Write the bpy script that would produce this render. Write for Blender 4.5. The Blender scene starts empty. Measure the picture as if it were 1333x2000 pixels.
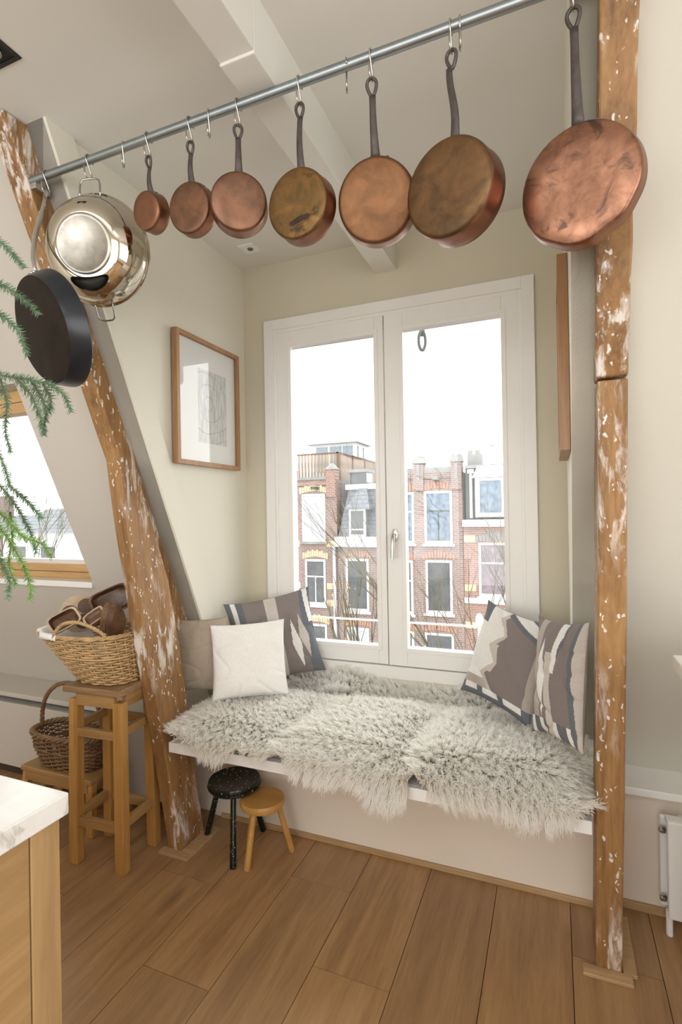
import bpy, math, random
import numpy as np
from mathutils import Vector, Matrix

# ------------------------------------------------------------------ camera, sky, exposure
scene = bpy.context.scene
col = scene.collection
rng = random.Random(7)
H = 1.5
YAW, PITCH, ROLL, FPX = 0.38808, 0.00314, 0.01698, 1018.4
f_ = Vector((-math.sin(YAW) * math.cos(PITCH), math.cos(YAW) * math.cos(PITCH), math.sin(PITCH)))
r_ = Vector((math.cos(YAW), math.sin(YAW), 0))
d_ = f_.cross(r_)
r2 = r_ * math.cos(ROLL) + d_ * math.sin(ROLL)
d2 = -r_ * math.sin(ROLL) + d_ * math.cos(ROLL)
cam_data = bpy.data.cameras.new('camera')
cam = bpy.data.objects.new('camera', cam_data)
col.objects.link(cam)
cam_data.sensor_fit = 'HORIZONTAL'
cam_data.sensor_width = 24.0
cam_data.lens = 24.0 * FPX / 1333.0
cam_data.clip_start = 0.05
cam_data.clip_end = 400
cm = Matrix((r2, -d2, -f_)).transposed().to_4x4()
cm.translation = Vector((0, 0, H))
cam.matrix_world = cm
scene.camera = cam

world = bpy.data.worlds.new('overcast_sky')
scene.world = world
world.use_nodes = True
bg = world.node_tree.nodes['Background']
bg.inputs['Color'].default_value = (0.985, 0.985, 0.97, 1)
bg.inputs['Strength'].default_value = 2.1
vs = scene.view_settings
vs.view_transform = 'Standard'
vs.look = 'None'
vs.gamma = 1.0
vs.use_curve_mapping = False
vs.exposure = 1.05
scene.cycles.use_denoising = True
scene.cycles.use_adaptive_sampling = True
scene.cycles.adaptive_threshold = .04
scene.cycles.max_bounces = 8
scene.cycles.diffuse_bounces = 6
scene.cycles.glossy_bounces = 4
scene.cycles.transparent_max_bounces = 12
scene.cycles.sample_clamp_indirect = 6
scene.cycles.caustics_reflective = False
scene.cycles.caustics_refractive = False


def portal(name, loc, rot, sx, sy):
    l = bpy.data.lights.new(name, 'AREA')
    l.shape = 'RECTANGLE'
    l.size, l.size_y = sx, sy
    l.cycles.is_portal = True
    o = bpy.data.objects.new(name, l)
    o.location, o.rotation_euler = loc, rot
    col.objects.link(o)


portal('daylight_portal_window', (-0.785, 2.80, 1.6), (-math.pi / 2, 0, 0), 1.34, 1.9)
portal('daylight_portal_added_rear', (-0.9, -3.72, 1.45), (math.pi / 2, 0, 0), 5.6, 2.5)
portal('daylight_portal_added_right', (2.56, -.9, 1.55), (0, math.pi / 2, 0), 2.1, 3.8)
portal('daylight_portal_added_roof', (-.6, -1.5, 3.09), (0, 0, 0), 2.6, 1.8)
portal('daylight_portal_skylight', (-2.8, 2.02, 1.75), (-math.pi / 2 - 0.4, 0, 0), 1.1, 1.2)

# ------------------------------------------------------------------ helpers
ORIG = {}


def V(*a):
    return np.array(a, float)


class MB:
    """collects shapes, builds ONE mesh object"""
    def __init__(s):
        s.v, s.f, s.mi, s.n = [], [], [], 0

    def add(s, verts, faces, mi=0):
        o = s.n
        verts = [tuple(map(float, p)) for p in verts]
        s.v += verts
        s.n += len(verts)
        s.f += [tuple(i + o for i in f) for f in faces]
        s.mi += [mi] * len(faces)
        return s

    def hexa(s, p, mi=0):
        return s.add(p, [(0, 3, 2, 1), (4, 5, 6, 7), (0, 1, 5, 4), (1, 2, 6, 5), (2, 3, 7, 6), (3, 0, 4, 7)], mi)

    def box(s, x0, x1, y0, y1, z0, z1, mi=0):
        return s.hexa([(x0, y0, z0), (x1, y0, z0), (x1, y1, z0), (x0, y1, z0), (x0, y0, z1), (x1, y0, z1), (x1, y1, z1), (x0, y1, z1)], mi)

    def bar(s, a, b, w, h, up=(0, 0, 1), w2=None, h2=None):
        a, b, up = V(*a), V(*b), V(*up)
        d = (b - a) / np.linalg.norm(b - a)
        sd = np.cross(d, up)
        sd /= np.linalg.norm(sd)
        u = np.cross(sd, d)
        w2, h2 = w2 or w, h2 or h
        q = [a - sd * w / 2 - u * h / 2, a + sd * w / 2 - u * h / 2, a + sd * w / 2 + u * h / 2, a - sd * w / 2 + u * h / 2,
             b - sd * w2 / 2 - u * h2 / 2, b + sd * w2 / 2 - u * h2 / 2, b + sd * w2 / 2 + u * h2 / 2, b - sd * w2 / 2 + u * h2 / 2]
        return s.add(q, [(0, 1, 2, 3), (7, 6, 5, 4), (0, 4, 5, 1), (1, 5, 6, 2), (2, 6, 7, 3), (3, 7, 4, 0)])

    def tube(s, pts, r, n=8, closed=False, flat=1.0, up=None):
        pts = [V(*p) for p in pts]
        m = len(pts)
        rr = r if hasattr(r, '__len__') else [r] * m
        nrm = None
        vs_, fs = [], []
        for i in range(m):
            if closed:
                t = pts[(i + 1) % m] - pts[i - 1]
            else:
                t = pts[min(i + 1, m - 1)] - pts[max(i - 1, 0)]
            t = t / (np.linalg.norm(t) + 1e-12)
            if nrm is None:
                nrm = V(*up) if up is not None else (V(0, 0, 1) if abs(t[2]) < .9 else V(1, 0, 0))
            nrm = nrm - t * nrm.dot(t)
            nrm /= np.linalg.norm(nrm) + 1e-12
            b = np.cross(t, nrm)
            for k in range(n):
                a = 2 * math.pi * k / n
                vs_.append(pts[i] + rr[i] * (math.cos(a) * nrm * flat + math.sin(a) * b))
        for i in range(m if closed else m - 1):
            j = (i + 1) % m
            for k in range(n):
                k2 = (k + 1) % n
                fs.append((i * n + k, i * n + k2, j * n + k2, j * n + k))
        if not closed:
            fs.append(tuple(range(n - 1, -1, -1)))
            fs.append(tuple((m - 1) * n + k for k in range(n)))
        return s.add(vs_, fs)

    def lathe(s, prof, c=(0, 0, 0), ax=(0, 0, 1), sd=None, n=48, sx=1.0, sy=1.0, mi=0):
        """prof: list of (radius, height along axis)"""
        c, ax = V(*c), V(*ax)
        ax /= np.linalg.norm(ax)
        if sd is None:
            sd = V(1, 0, 0) if abs(ax[0]) < .9 else V(0, 1, 0)
        sd = V(*sd) - ax * ax.dot(V(*sd))
        sd /= np.linalg.norm(sd)
        b = np.cross(ax, sd)
        vs_, fs = [], []
        m = len(prof)
        for r, h in prof:
            for k in range(n):
                a = 2 * math.pi * k / n
                vs_.append(c + ax * h + r * (sx * math.cos(a) * sd + sy * math.sin(a) * b))
        for i in range(m - 1):
            for k in range(n):
                k2 = (k + 1) % n
                fs.append((i * n + k, i * n + k2, (i + 1) * n + k2, (i + 1) * n + k))
        if prof[0][0] > 1e-6:
            fs.append(tuple(range(n - 1, -1, -1)))
        if prof[-1][0] > 1e-6:
            fs.append(tuple((m - 1) * n + k for k in range(n)))
        return s.add(vs_, fs, mi)

    def prism(s, poly, ext):
        n = len(poly)
        ext = V(*ext)
        vs_ = [V(*p) for p in poly] + [V(*p) + ext for p in poly]
        fs = [tuple(range(n - 1, -1, -1)), tuple(range(n, 2 * n))]
        fs += [(i, (i + 1) % n, n + (i + 1) % n, n + i) for i in range(n)]
        return s.add(vs_, fs)

    def build(s, name, mat, parent=None, smooth=False, bevel=0, loc=None):
        o0 = V(*loc) if loc is not None else (ORIG[parent.name] if parent else V(0, 0, 0))
        me = bpy.data.meshes.new(name)
        me.from_pydata([tuple(V(*p) - o0) for p in s.v], [], s.f)
        mats = mat if isinstance(mat, (list, tuple)) else [mat]
        for m_ in mats:
            me.materials.append(m_)
        if len(mats) > 1:
            me.polygons.foreach_set('material_index', s.mi)
        me.validate()
        fix_normals(me)
        if smooth:
            me.polygons.foreach_set('use_smooth', [True] * len(me.polygons))
            if smooth != 'all':
                me.set_sharp_from_angle(angle=math.radians(40))
        o = bpy.data.objects.new(name, me)
        col.objects.link(o)
        if parent:
            o.parent = parent
        elif loc is not None:
            o.location = loc
        ORIG[o.name] = o0
        if bevel:
            b = o.modifiers.new('bevel', 'BEVEL')
            b.width, b.segments, b.limit_method = bevel, 2, 'ANGLE'
            b.harden_normals = False
        return o


def fix_normals(me):
    import bmesh
    bm = bmesh.new()
    bm.from_mesh(me)
    bmesh.ops.recalc_face_normals(bm, faces=bm.faces)
    bm.to_mesh(me)
    bm.free()


def tag(o, label, cat, group=None):
    o['label'], o['category'] = label, cat
    if group:
        o['group'] = group
    return o


def thing(name, label, cat, loc, group=None):
    o = bpy.data.objects.new(name, None)
    o.empty_display_size = .05
    o.location = tuple(loc)
    col.objects.link(o)
    ORIG[o.name] = V(*loc)
    return tag(o, label, cat, group)


def struct(o):
    o['kind'] = 'structure'
    return o


def stuff(o):
    o['kind'] = 'stuff'
    return o


# ------------------------------------------------------------------ materials
class NT:
    def __init__(s, name):
        s.m = bpy.data.materials.new(name)
        s.m.use_nodes = True
        s.t = s.m.node_tree
        s.b = s.t.nodes['Principled BSDF']

    def n(s, typ, **kw):
        nd = s.t.nodes.new('ShaderNode' + typ)
        for k, v in kw.items():
            if hasattr(nd, k) and k not in nd.inputs:
                setattr(nd, k, v)
            else:
                nd.inputs[k.replace('_', ' ')].default_value = v
        return nd

    def l(s, a, b):
        s.t.links.new(a, b)

    def coords(s, kind='Object', scale=(1, 1, 1), rot=(0, 0, 0)):
        tc = s.n('TexCoord')
        mp = s.n('Mapping')
        mp.inputs['Scale'].default_value = scale
        mp.inputs['Rotation'].default_value = rot
        s.l(tc.outputs[kind], mp.inputs['Vector'])
        return mp.outputs['Vector']

    def noise(s, vec, scale=5, detail=4, rough=.55, dist=0):
        nd = s.n('TexNoise')
        nd.inputs['Scale'].default_value = scale
        nd.inputs['Detail'].default_value = detail
        nd.inputs['Roughness'].default_value = rough
        nd.inputs['Distortion'].default_value = dist
        s.l(vec, nd.inputs['Vector'])
        return nd.outputs['Fac']

    def ramp(s, fac, stops):
        nd = s.n('ValToRGB')
        e = nd.color_ramp.elements
        while len(e) > 1:
            e.remove(e[-1])
        for i, (p, c) in enumerate(stops):
            x = e[0] if i == 0 else e.new(p)
            x.position = p
            x.color = (*c, 1) if len(c) == 3 else c
        s.l(fac, nd.inputs['Fac'])
        return nd.outputs['Color']

    def mix(s, fac, a, b, mode='MIX'):
        nd = s.n('Mix', data_type='RGBA', blend_type=mode)
        for v, i in ((fac, 0), (a, 6), (b, 7)):
            if hasattr(v, 'is_linked'):
                s.l(v, nd.inputs[i])
            else:
                nd.inputs[i].default_value = v if i == 0 else (*v, 1)
        return nd.outputs[2]

    def bump(s, h, strength=.2, dist=.01):
        nd = s.n('Bump')
        nd.inputs['Strength'].default_value = strength
        nd.inputs['Distance'].default_value = dist
        s.l(h, nd.inputs['Height'])
        s.l(nd.outputs['Normal'], s.b.inputs['Normal'])

    def color(s, c):
        s.l(c, s.b.inputs['Base Color'])

    def set(s, **kw):
        for k, v in kw.items():
            s.b.inputs[k.replace('_', ' ')].default_value = v if not (isinstance(v, tuple) and len(v) == 3) else (*v, 1)
        return s


def plain(name, c, rough=.5, metal=0, var=.06, scale=6, bump=0, **kw):
    t = NT(name)
    t.set(Roughness=rough, Metallic=metal, **kw)
    v = t.coords()
    nz = t.noise(v, scale, 5)
    a = tuple(x * (1 - var) for x in c)
    b = tuple(min(1, x * (1 + var)) for x in c)
    t.color(t.ramp(nz, [(.3, a), (.7, b)]))
    if bump:
        t.bump(t.noise(v, scale * 12, 3), bump, .003)
    return t.m


def wood(name, dark, mid, light, axis='z', scale=1.0, rough=.5, knots=False, fleck=None, fleck_amt=.5, per_obj=False, bump=.15, streak=True):
    """grain runs along axis; fleck = colour of old paint left on it"""
    t = NT(name)
    t.set(Roughness=rough)
    st = {'x': (1.2, 14, 14), 'y': (14, 1.2, 14), 'z': (14, 14, 1.2)}[axis]
    v = t.coords('Object', tuple(k * scale for k in st))
    if per_obj:
        oi = t.n('ObjectInfo')
        ad = t.n('VectorMath', operation='ADD')
        sc = t.n('VectorMath', operation='SCALE')
        sc.inputs[3].default_value = 37.0
        cx = t.n('CombineXYZ')
        for k in 'XYZ':
            t.l(oi.outputs['Random'], cx.inputs[k])
        t.l(cx.outputs[0], sc.inputs[0])
        t.l(sc.outputs[0], ad.inputs[0])
        t.l(v, ad.inputs[1])
        v = ad.outputs[0]
    g = t.noise(v, 1.0, 6, .6, .9)
    c = t.ramp(g, [(.28, dark), (.5, mid), (.72, light)])
    fine = t.noise(v, 7.0, 3, .6)
    c = t.mix(.25, c, t.ramp(fine, [(.35, dark), (.65, light)]))
    if per_obj:
        c2 = t.ramp(oi.outputs['Random'], [(0, (.80, .79, .80)), (.35, (.95, .93, .90)), (.7, (1.05, 1.0, .95)), (1, (.88, .87, .86))])
        c = t.mix(1.0, c, c2, 'MULTIPLY')
    if knots:
        kv = t.n('TexVoronoi')
        kv.inputs['Scale'].default_value = 2.6
        ka = t.n('VectorMath', operation='ADD')
        t.l(sc.outputs[0], ka.inputs[0])
        t.l(t.coords('Object', (1.6, .55, 1)), ka.inputs[1])
        t.l(ka.outputs[0], kv.inputs['Vector'])
        kf = t.ramp(kv.outputs['Distance'], [(.02, (.9, .9, .9)), (.055, (.45, .45, .45)), (.16, (0, 0, 0))])
        c = t.mix(kf, c, (.085, .055, .035))
    if fleck is not None:
        big = t.noise(t.coords('Object', (3, 3, 1.1)), 1.6, 3, .6)
        wob = t.n('TexNoise')
        wob.inputs['Scale'].default_value = 38
        t.l(t.coords('Object'), wob.inputs['Vector'])
        spots = None
        for sc_v, st_z, lo, hi_, cut in ((34, .42, .14, .22, .63), (80, .34, .20, .30, .64), (13, .5, .06, .11, .62)):
            vo = t.n('TexVoronoi')
            vo.inputs['Scale'].default_value = sc_v
            vo.inputs['Randomness'].default_value = 1.0
            mxv = t.n('Mix', data_type='VECTOR')
            mxv.inputs[0].default_value = .025
            t.l(t.coords('Object', (1, 1, st_z)), mxv.inputs[4])
            t.l(wob.outputs['Color'], mxv.inputs[5])
            t.l(mxv.outputs[1], vo.inputs['Vector'])
            sp_ = t.ramp(vo.outputs['Distance'], [(lo, (1, 1, 1)), (hi_, (0, 0, 0))])
            cell = t.ramp(vo.outputs['Color'], [(cut, (0, 0, 0)), (cut + .03, (1, 1, 1))])
            sp_ = t.mix(1.0, sp_, cell, 'MULTIPLY')
            spots = sp_ if spots is None else t.mix(1.0, spots, sp_, 'LIGHTEN')
        sv = t.noise(t.coords('Object', (26, 26, 4.5)), 1.0, 5, .65, .4)
        pa = t.noise(t.coords('Object', (4, 4, 1.7)), 1.3, 2, .5)
        streaks = t.mix(1.0, t.ramp(sv, [(.50, (0, 0, 0)), (.60, (1, 1, 1))]), t.ramp(pa, [(.44, (0, 0, 0)), (.58, (.9, .9, .9))]), 'MULTIPLY')
        m = t.mix(1.0, spots, streaks, 'LIGHTEN')
        sc_ = t.mix(1.0, m, (fleck_amt,) * 3, 'MULTIPLY')
        c = t.mix(sc_, c, fleck)
    t.color(c)
    if bump:
        t.bump(g, bump, .004)
    return t.m


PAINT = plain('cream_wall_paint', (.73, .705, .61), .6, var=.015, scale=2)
PAINT_B = plain('shaded_wall_paint', (.60, .555, .435), .6, var=.015, scale=2)  # window wall: its tan shade is put into the colour
PAINT_SHADED = plain('shaded_cream_paint', (.58, .545, .495), .6, var=.015, scale=2)  # same cream paint, greyed: the slope's shade is mixed into the colour
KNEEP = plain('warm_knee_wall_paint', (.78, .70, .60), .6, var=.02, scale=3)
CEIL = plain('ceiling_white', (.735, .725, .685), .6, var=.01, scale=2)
WHITE = plain('white_lacquer', (.80, .79, .765), .35, var=.01)
WHITE2 = plain('bright_white', (.86, .86, .85), .4, var=.01)
OAK = wood('oak_plank', (.25, .142, .066), (.37, .218, .102), (.46, .29, .145), 'y', 1.0, .38, per_obj=True, bump=.05, knots=True)
OAKTRIM = wood('oak_trim', (.34, .21, .10), (.46, .30, .15), (.55, .38, .21), 'x', 1.0, .45)
TIMBER = wood('old_paint_flecked_timber', (.14, .065, .022), (.285, .145, .049), (.43, .24, .092), 'z', 1.0, .55, fleck=(.78, .74, .70), fleck_amt=.9)
PINE = wood('honey_pine', (.30, .145, .038), (.44, .225, .060), (.53, .30, .095), 'z', 1.0, .4)
PINEX = wood('honey_pine_x', (.24, .125, .045), (.36, .205, .075), (.46, .28, .115), 'x', 1.0, .4)
PINEY = wood('honey_pine_y', (.24, .125, .045), (.36, .205, .075), (.46, .28, .115), 'y', 1.0, .4)
BEECH = wood('amber_beech', (.40, .20, .045), (.52, .28, .075), (.58, .33, .10), 'x', .7, .35)
ISL = wood('island_oak_veneer', (.30, .18, .075), (.40, .25, .11), (.47, .31, .15), 'y', .8, .45)
FRAMEW = wood('frame_cherry', (.25, .12, .05), (.36, .19, .085), (.45, .26, .13), 'z', 1.0, .4)
SKYW = wood('roof_window_pine', (.50, .30, .12), (.62, .40, .18), (.70, .48, .25), 'x', 1.0, .4)
TRAYD = wood('dark_walnut', (.045, .020, .010), (.095, .042, .020), (.17, .085, .04), 'x', 2.0, .35)
TRAYL = wood('pale_acacia_rim', (.38, .27, .17), (.50, .38, .26), (.62, .50, .37), 'x', 2.0, .45)
TRAYM = wood('mid_walnut', (.09, .045, .022), (.17, .09, .045), (.26, .15, .08), 'x', 2.0, .4)
WICK = plain('honey_wicker', (.50, .33, .155), .55, var=.25, scale=22)
WICKD = plain('brown_wicker', (.22, .125, .060), .55, var=.3, scale=22)
LINEN = plain('white_lining_cloth', (.85, .84, .82), .9, var=.03)
STEEL = plain('brushed_steel', (.62, .61, .59), .30, 1.0, var=.05, scale=30)
GALV = plain('galvanised_pipe', (.33, .37, .39), .38, 1.0, var=.06, scale=18)
CHROME = plain('polished_wire', (.46, .44, .41), .25, 1.0, var=.03)
MIRROR = plain('polished_stainless', (.60, .55, .46), .07, 1.0, var=.01)
IRON = plain('dark_cast_iron', (.105, .088, .082), .5, .6, var=.3, scale=30, bump=.2)
SEASON = plain('blue_black_seasoned_steel', (.012, .015, .021), .28, 0, var=.3, scale=8)
SEASONB = plain('brown_black_pan_base', (.018, .012, .009), .5, 0, var=.4, scale=14, **{'Specular_IOR_Level': .12})
BLACKP = plain('black_plastic', (.01, .01, .011), .35)
SKINB = plain('hide_leather', (.90, .87, .80), .9)


def copper(name, base, patina, amount, rough=.30, dark=None, seed=0, metal=1.0, scale=9):
    t = NT(name)
    t.set(Metallic=metal, Roughness=rough)
    v = t.coords('Object')
    ad = t.n('VectorMath', operation='ADD')
    ad.inputs[1].default_value = (seed, seed * 1.7, seed * .6)
    t.l(v, ad.inputs[0])
    v = ad.outputs[0]
    a = t.noise(v, scale, 5, .6, .8)
    b = t.noise(v, scale * 3.3, 4, .65, .4)
    c = t.mix(t.ramp(a, [(.62 - .3 * amount, (0, 0, 0)), (.80 - .2 * amount, (1, 1, 1))]), base, patina)
    c = t.mix(.22, c, t.ramp(b, [(.3, tuple(x * .55 for x in base)), (.7, tuple(min(1, x * 1.2) for x in base))]))
    if dark is not None:
        d = t.noise(v, scale * .8, 4, .6, 1.2)
        c = t.mix(t.ramp(d, [(.55, (0, 0, 0)), (.66, (.85, .85, .85))]), c, dark)
    t.color(c)
    rr = t.n('MapRange')
    rr.inputs['To Min'].default_value = rough - .08
    rr.inputs['To Max'].default_value = rough + .16
    t.l(a, rr.inputs['Value'])
    t.l(rr.outputs[0], t.b.inputs['Roughness'])
    return t.m


COP_SIDE = copper('copper_side', (.30, .145, .090), (.20, .10, .068), .4, .30)
COPS = [copper('copper_base_1', (.27, .132, .078), (.20, .105, .066), .4, .42, seed=1),
        copper('copper_base_2', (.24, .122, .074), (.125, .076, .050), .8, .44, seed=2, scale=14),
        copper('copper_base_3', (.245, .128, .080), (.135, .082, .056), .7, .42, seed=3, scale=12),
        copper('copper_base_4', (.27, .145, .056), (.12, .088, .042), .8, .48, dark=(.035, .033, .03), seed=4, scale=16),
        copper('copper_base_5', (.215, .108, .054), (.145, .076, .042), .7, .46, seed=5, scale=12),
        copper('copper_base_6', (.215, .120, .058), (.105, .070, .042), .9, .46, seed=6, scale=13),
        copper('copper_base_7', (.38, .19, .122), (.20, .10, .064), .9, .30, dark=(.09, .058, .045), seed=7, scale=16)]
TIN = plain('tin_lining', (.55, .54, .52), .35, .9, var=.1)


def glass_mat(name, refl=.10, tint=(1, 1, 1), rough=0.0):
    """clear pane: transparent, mirror reflection rising with the angle"""
    m = bpy.data.materials.new(name)
    m.use_nodes = True
    t = m.node_tree
    t.nodes.clear()
    out = t.nodes.new('ShaderNodeOutputMaterial')
    mx = t.nodes.new('ShaderNodeMixShader')
    tr = t.nodes.new('ShaderNodeBsdfTransparent')
    gl = t.nodes.new('ShaderNodeBsdfGlossy')
    lw = t.nodes.new('ShaderNodeLayerWeight')
    lw.inputs['Blend'].default_value = .5
    pw = t.nodes.new('ShaderNodeMath')
    pw.operation = 'POWER'
    pw.inputs[1].default_value = 4.0
    t.links.new(lw.outputs['Facing'], pw.inputs[0])
    ml = t.nodes.new('ShaderNodeMath')
    ml.operation = 'MULTIPLY_ADD'
    ml.inputs[1].default_value = .9 * refl
    ml.inputs[2].default_value = .04 * refl
    tr.inputs['Color'].default_value = (*tint, 1)
    gl.inputs['Roughness'].default_value = rough
    t.links.new(pw.outputs[0], ml.inputs[0])
    t.links.new(ml.outputs[0], mx.inputs[0])
    t.links.new(tr.outputs[0], mx.inputs[1])
    t.links.new(gl.outputs[0], mx.inputs[2])
    t.links.new(mx.outputs[0], out.inputs[0])
    return m


GLASS = glass_mat('window_glass', .7, (.985, .99, .985))
PICGLASS = glass_mat('picture_glass', 1.0, (.99, .99, .99))

# ------------------------------------------------------------------ room shell
ZC = 2.918                    # ceiling
YW = 2.59                     # dormer window wall
XL, XR = -1.649, 0.056        # dormer cheeks
RS, RY = 0.4316, 2.57         # roof slope: Y = RY - RS*z


def roofY(z):
    return RY - RS * z


X0, X1, Y0 = -4.2, 2.4, -3.6

# floor: sub-floor plus separate oak planks
fl = struct(MB().box(X0, X1, Y0, 2.6, -.2, -.022).build('floor', plain('subfloor_dark', (.04, .025, .015), .8)))
PW = .2665
joints = {-4: [1.36], -5: [1.76], -3: [1.92], -2: [1.562], 1: [1.914], -6: [.9], -1: [.55], 0: [.3], -7: [1.5], -8: [.7]}
for k in range(-16, 9):
    xa, xb = .031 + PW * (k - 1), .031 + PW * k
    xa, xb = max(xa, X0), min(xb, X1)
    if xb - xa < .05:
        continue
    cuts = [Y0] + sorted(set([-2.2 + .37 * (k % 4), -.6 - .41 * (k % 3)] + joints.get(k, [.9 - .33 * (k % 5) if k > 1 or k < -8 else 9]))) + [2.24]
    cuts = [c for c in cuts if c <= 2.24]
    for a, b in zip(cuts[:-1], cuts[1:]):
        if b - a > .1:
            c = ((xa + xb) / 2, (a + b) / 2, 0)
            MB().box(xa + .0012, xb - .0012, a + .001, b - .001, -.02, 0).build('plank', OAK, fl)

struct(MB().box(X0 - .2, X1 + .2, -.6, 2.95, ZC, ZC + .15).box(X0 - .2, X1 + .2, Y0 - .2, -2.4, ZC, ZC + .15).box(X0 - .2, -1.9, -2.4, -.6, ZC, ZC + .15).box(.7, X1 + .2, -2.4, -.6, ZC, ZC + .15).build('ceiling', CEIL))
w4 = struct(MB().box(-1.9, .7, -1.53, -1.47, ZC + .03, ZC + .12).build('added_window_4', WHITE))  # unseen rooflight, added to brighten the room with more daylight
MB().box(-.63, -.57, -2.4, -.6, ZC + .03, ZC + .12).build('glazing_bar', WHITE, w4)

# walls
wb = MB()
wb.box(XL - .3, -1.452, YW, YW + .24, .3, ZC).box(-.121, XR + .3, YW, YW + .24, .3, ZC)
wb.box(-1.452, -.121, YW, YW + .24, 2.54, ZC).box(-1.452, -.121, YW, YW + .24, .3, .648)
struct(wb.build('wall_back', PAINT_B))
for nm, xa, e in (('wall_left', XL, -.10), ('wall_right', XR, .10)):
    p = [(xa, roofY(.475), .475), (xa, YW + .02, .475), (xa, YW + .02, ZC), (xa, roofY(ZC), ZC)]
    struct(MB().prism(p, (e, 0, 0)).build(nm, PAINT))


def slope(mb, xa, xb, za, zb, th=.20):
    mb.hexa([(xa, roofY(za), za), (xb, roofY(za), za), (xb, roofY(za) + th, za), (xa, roofY(za) + th, za),
             (xa, roofY(zb), zb), (xb, roofY(zb), zb), (xb, roofY(zb) + th, zb), (xa, roofY(zb) + th, zb)])


SKX0, SKX1, SKZ0, SKZ1 = -3.35, -2.285, 1.145, 2.125
m = MB()
slope(m, SKX1, XL - .0005, .40, ZC)
slope(m, X0, SKX0, .40, ZC)
slope(m, SKX0, SKX1, .40, SKZ0)
slope(m, SKX0, SKX1, SKZ1, ZC)
struct(m.build('wall_slope_left', PAINT_SHADED))
m = MB()
slope(m, XR + .0005, X1, .40, ZC)
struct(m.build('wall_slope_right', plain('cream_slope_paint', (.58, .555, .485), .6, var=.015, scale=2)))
struct(MB().box(X0, XL + .04, 2.2, 2.5, -.02, .45).box(XL + .04, XR + .1, 2.18, 2.5, -.02, .46).box(XR + .1, X1, 2.225, 2.5, -.02, .45).build('wall_knee', KNEEP))
struct(MB().box(XL - .1, XR + .1, 2.572, YW + .1, .30, .647).build('wall_under_window', KNEEP))
struct(MB().box(X0 - .15, X0, Y0, 2.7, -.1, ZC).build('wall_gable_left', PAINT))
struct(MB().box(X1, X1 + .15, Y0, -2.8, -.1, ZC).box(X1, X1 + .15, 1.0, 2.7, -.1, ZC).box(X1, X1 + .15, -2.8, 1.0, -.1, .5).box(X1, X1 + .15, -2.8, 1.0, 2.6, ZC).build('wall_gable_right', PAINT))
w5 = struct(MB().box(X1 + .05, X1 + .1, -2.8, 1.0, .5, .57).box(X1 + .05, X1 + .1, -2.8, 1.0, 2.53, 2.6).build('added_window_5', WHITE))  # unseen side window, added to bring more daylight onto the niche
for i in range(4):
    y = -2.8 + 3.73 * i / 3
    MB().box(X1 + .05, X1 + .1, y, y + .07, .57, 2.53).build('mullion', WHITE, w5)
# rear wall with a wide unseen opening, guessed and added to let daylight in
wr = MB()
wr.box(X0, -3.7, Y0 - .15, Y0, -.1, ZC).box(1.9, X1, Y0 - .15, Y0, -.1, ZC).box(-3.7, 1.9, Y0 - .15, Y0, 2.7, ZC).box(-3.7, 1.9, Y0 - .15, Y0, -.1, .2)
struct(wr.build('wall_rear', PAINT))
w3 = struct(MB().box(-3.7, 1.9, Y0 - .10, Y0 - .05, .2, .27).box(-3.7, 1.9, Y0 - .10, Y0 - .05, 2.63, 2.7).build('added_window_3', WHITE))
for i in range(6):
    x = -3.7 + 5.53 * i / 5
    MB().box(x, x + .07, Y0 - .10, Y0 - .05, .27, 2.63).build('mullion', WHITE, w3)

# ledges, trims, baseboards
struct(MB().box(X0, XL + .035, 2.11, roofY(.475) + .02, .448, .475).build('trim_1', PAINT_SHADED, bevel=.004))
struct(MB().box(XR + .13, X1, 2.175, roofY(.475) + .02, .447, .475).build('trim_2', WHITE2, bevel=.004))
p = [(XL, roofY(.52), .52), (XL, roofY(.52) + .12, .52), (XL, roofY(ZC) + .12, ZC), (XL, roofY(ZC), ZC)]
struct(MB().prism(p, (.012, 0, 0)).build('trim_3', PAINT))
struct(MB().box(XL + .09, XR + .06, 2.168, 2.18, 0, .022).build('baseboard_center', OAKTRIM, bevel=.002))
struct(MB().box(XR + .14, X1, 2.212, 2.225, 0, .03).build('baseboard_right', OAKTRIM, bevel=.002))

# ceiling beam with a stepped soffit
cb = MB()
cb.box(-.839, -.727, -.6, 1.215, 2.753, ZC + .01).box(-.839, -.727, 1.215, YW + .01, 2.745, ZC + .01)
struct(cb.build('ceiling_beam', CEIL, bevel=.003))

# ------------------------------------------------------------------ dormer window (two casement sashes)
w1 = struct(MB().box(-1.504, -1.448, 2.566, YW, .640, 2.592).box(-.125, -.069, 2.566, YW, .640, 2.592)
            .box(-1.448, -.125, 2.566, YW, 2.536, 2.592).build('window_1', WHITE, bevel=.002))
fr = MB()
fr.box(-1.455, -1.434, 2.578, 2.70, .66, 2.54).box(-.140, -.118, 2.578, 2.70, .66, 2.54).box(-1.434, -.140, 2.578, 2.70, 2.520, 2.54).box(-1.46, -.113, 2.57, 2.72, .648, .712)
fr.build('window_frame', WHITE, w1, bevel=.002)


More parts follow.
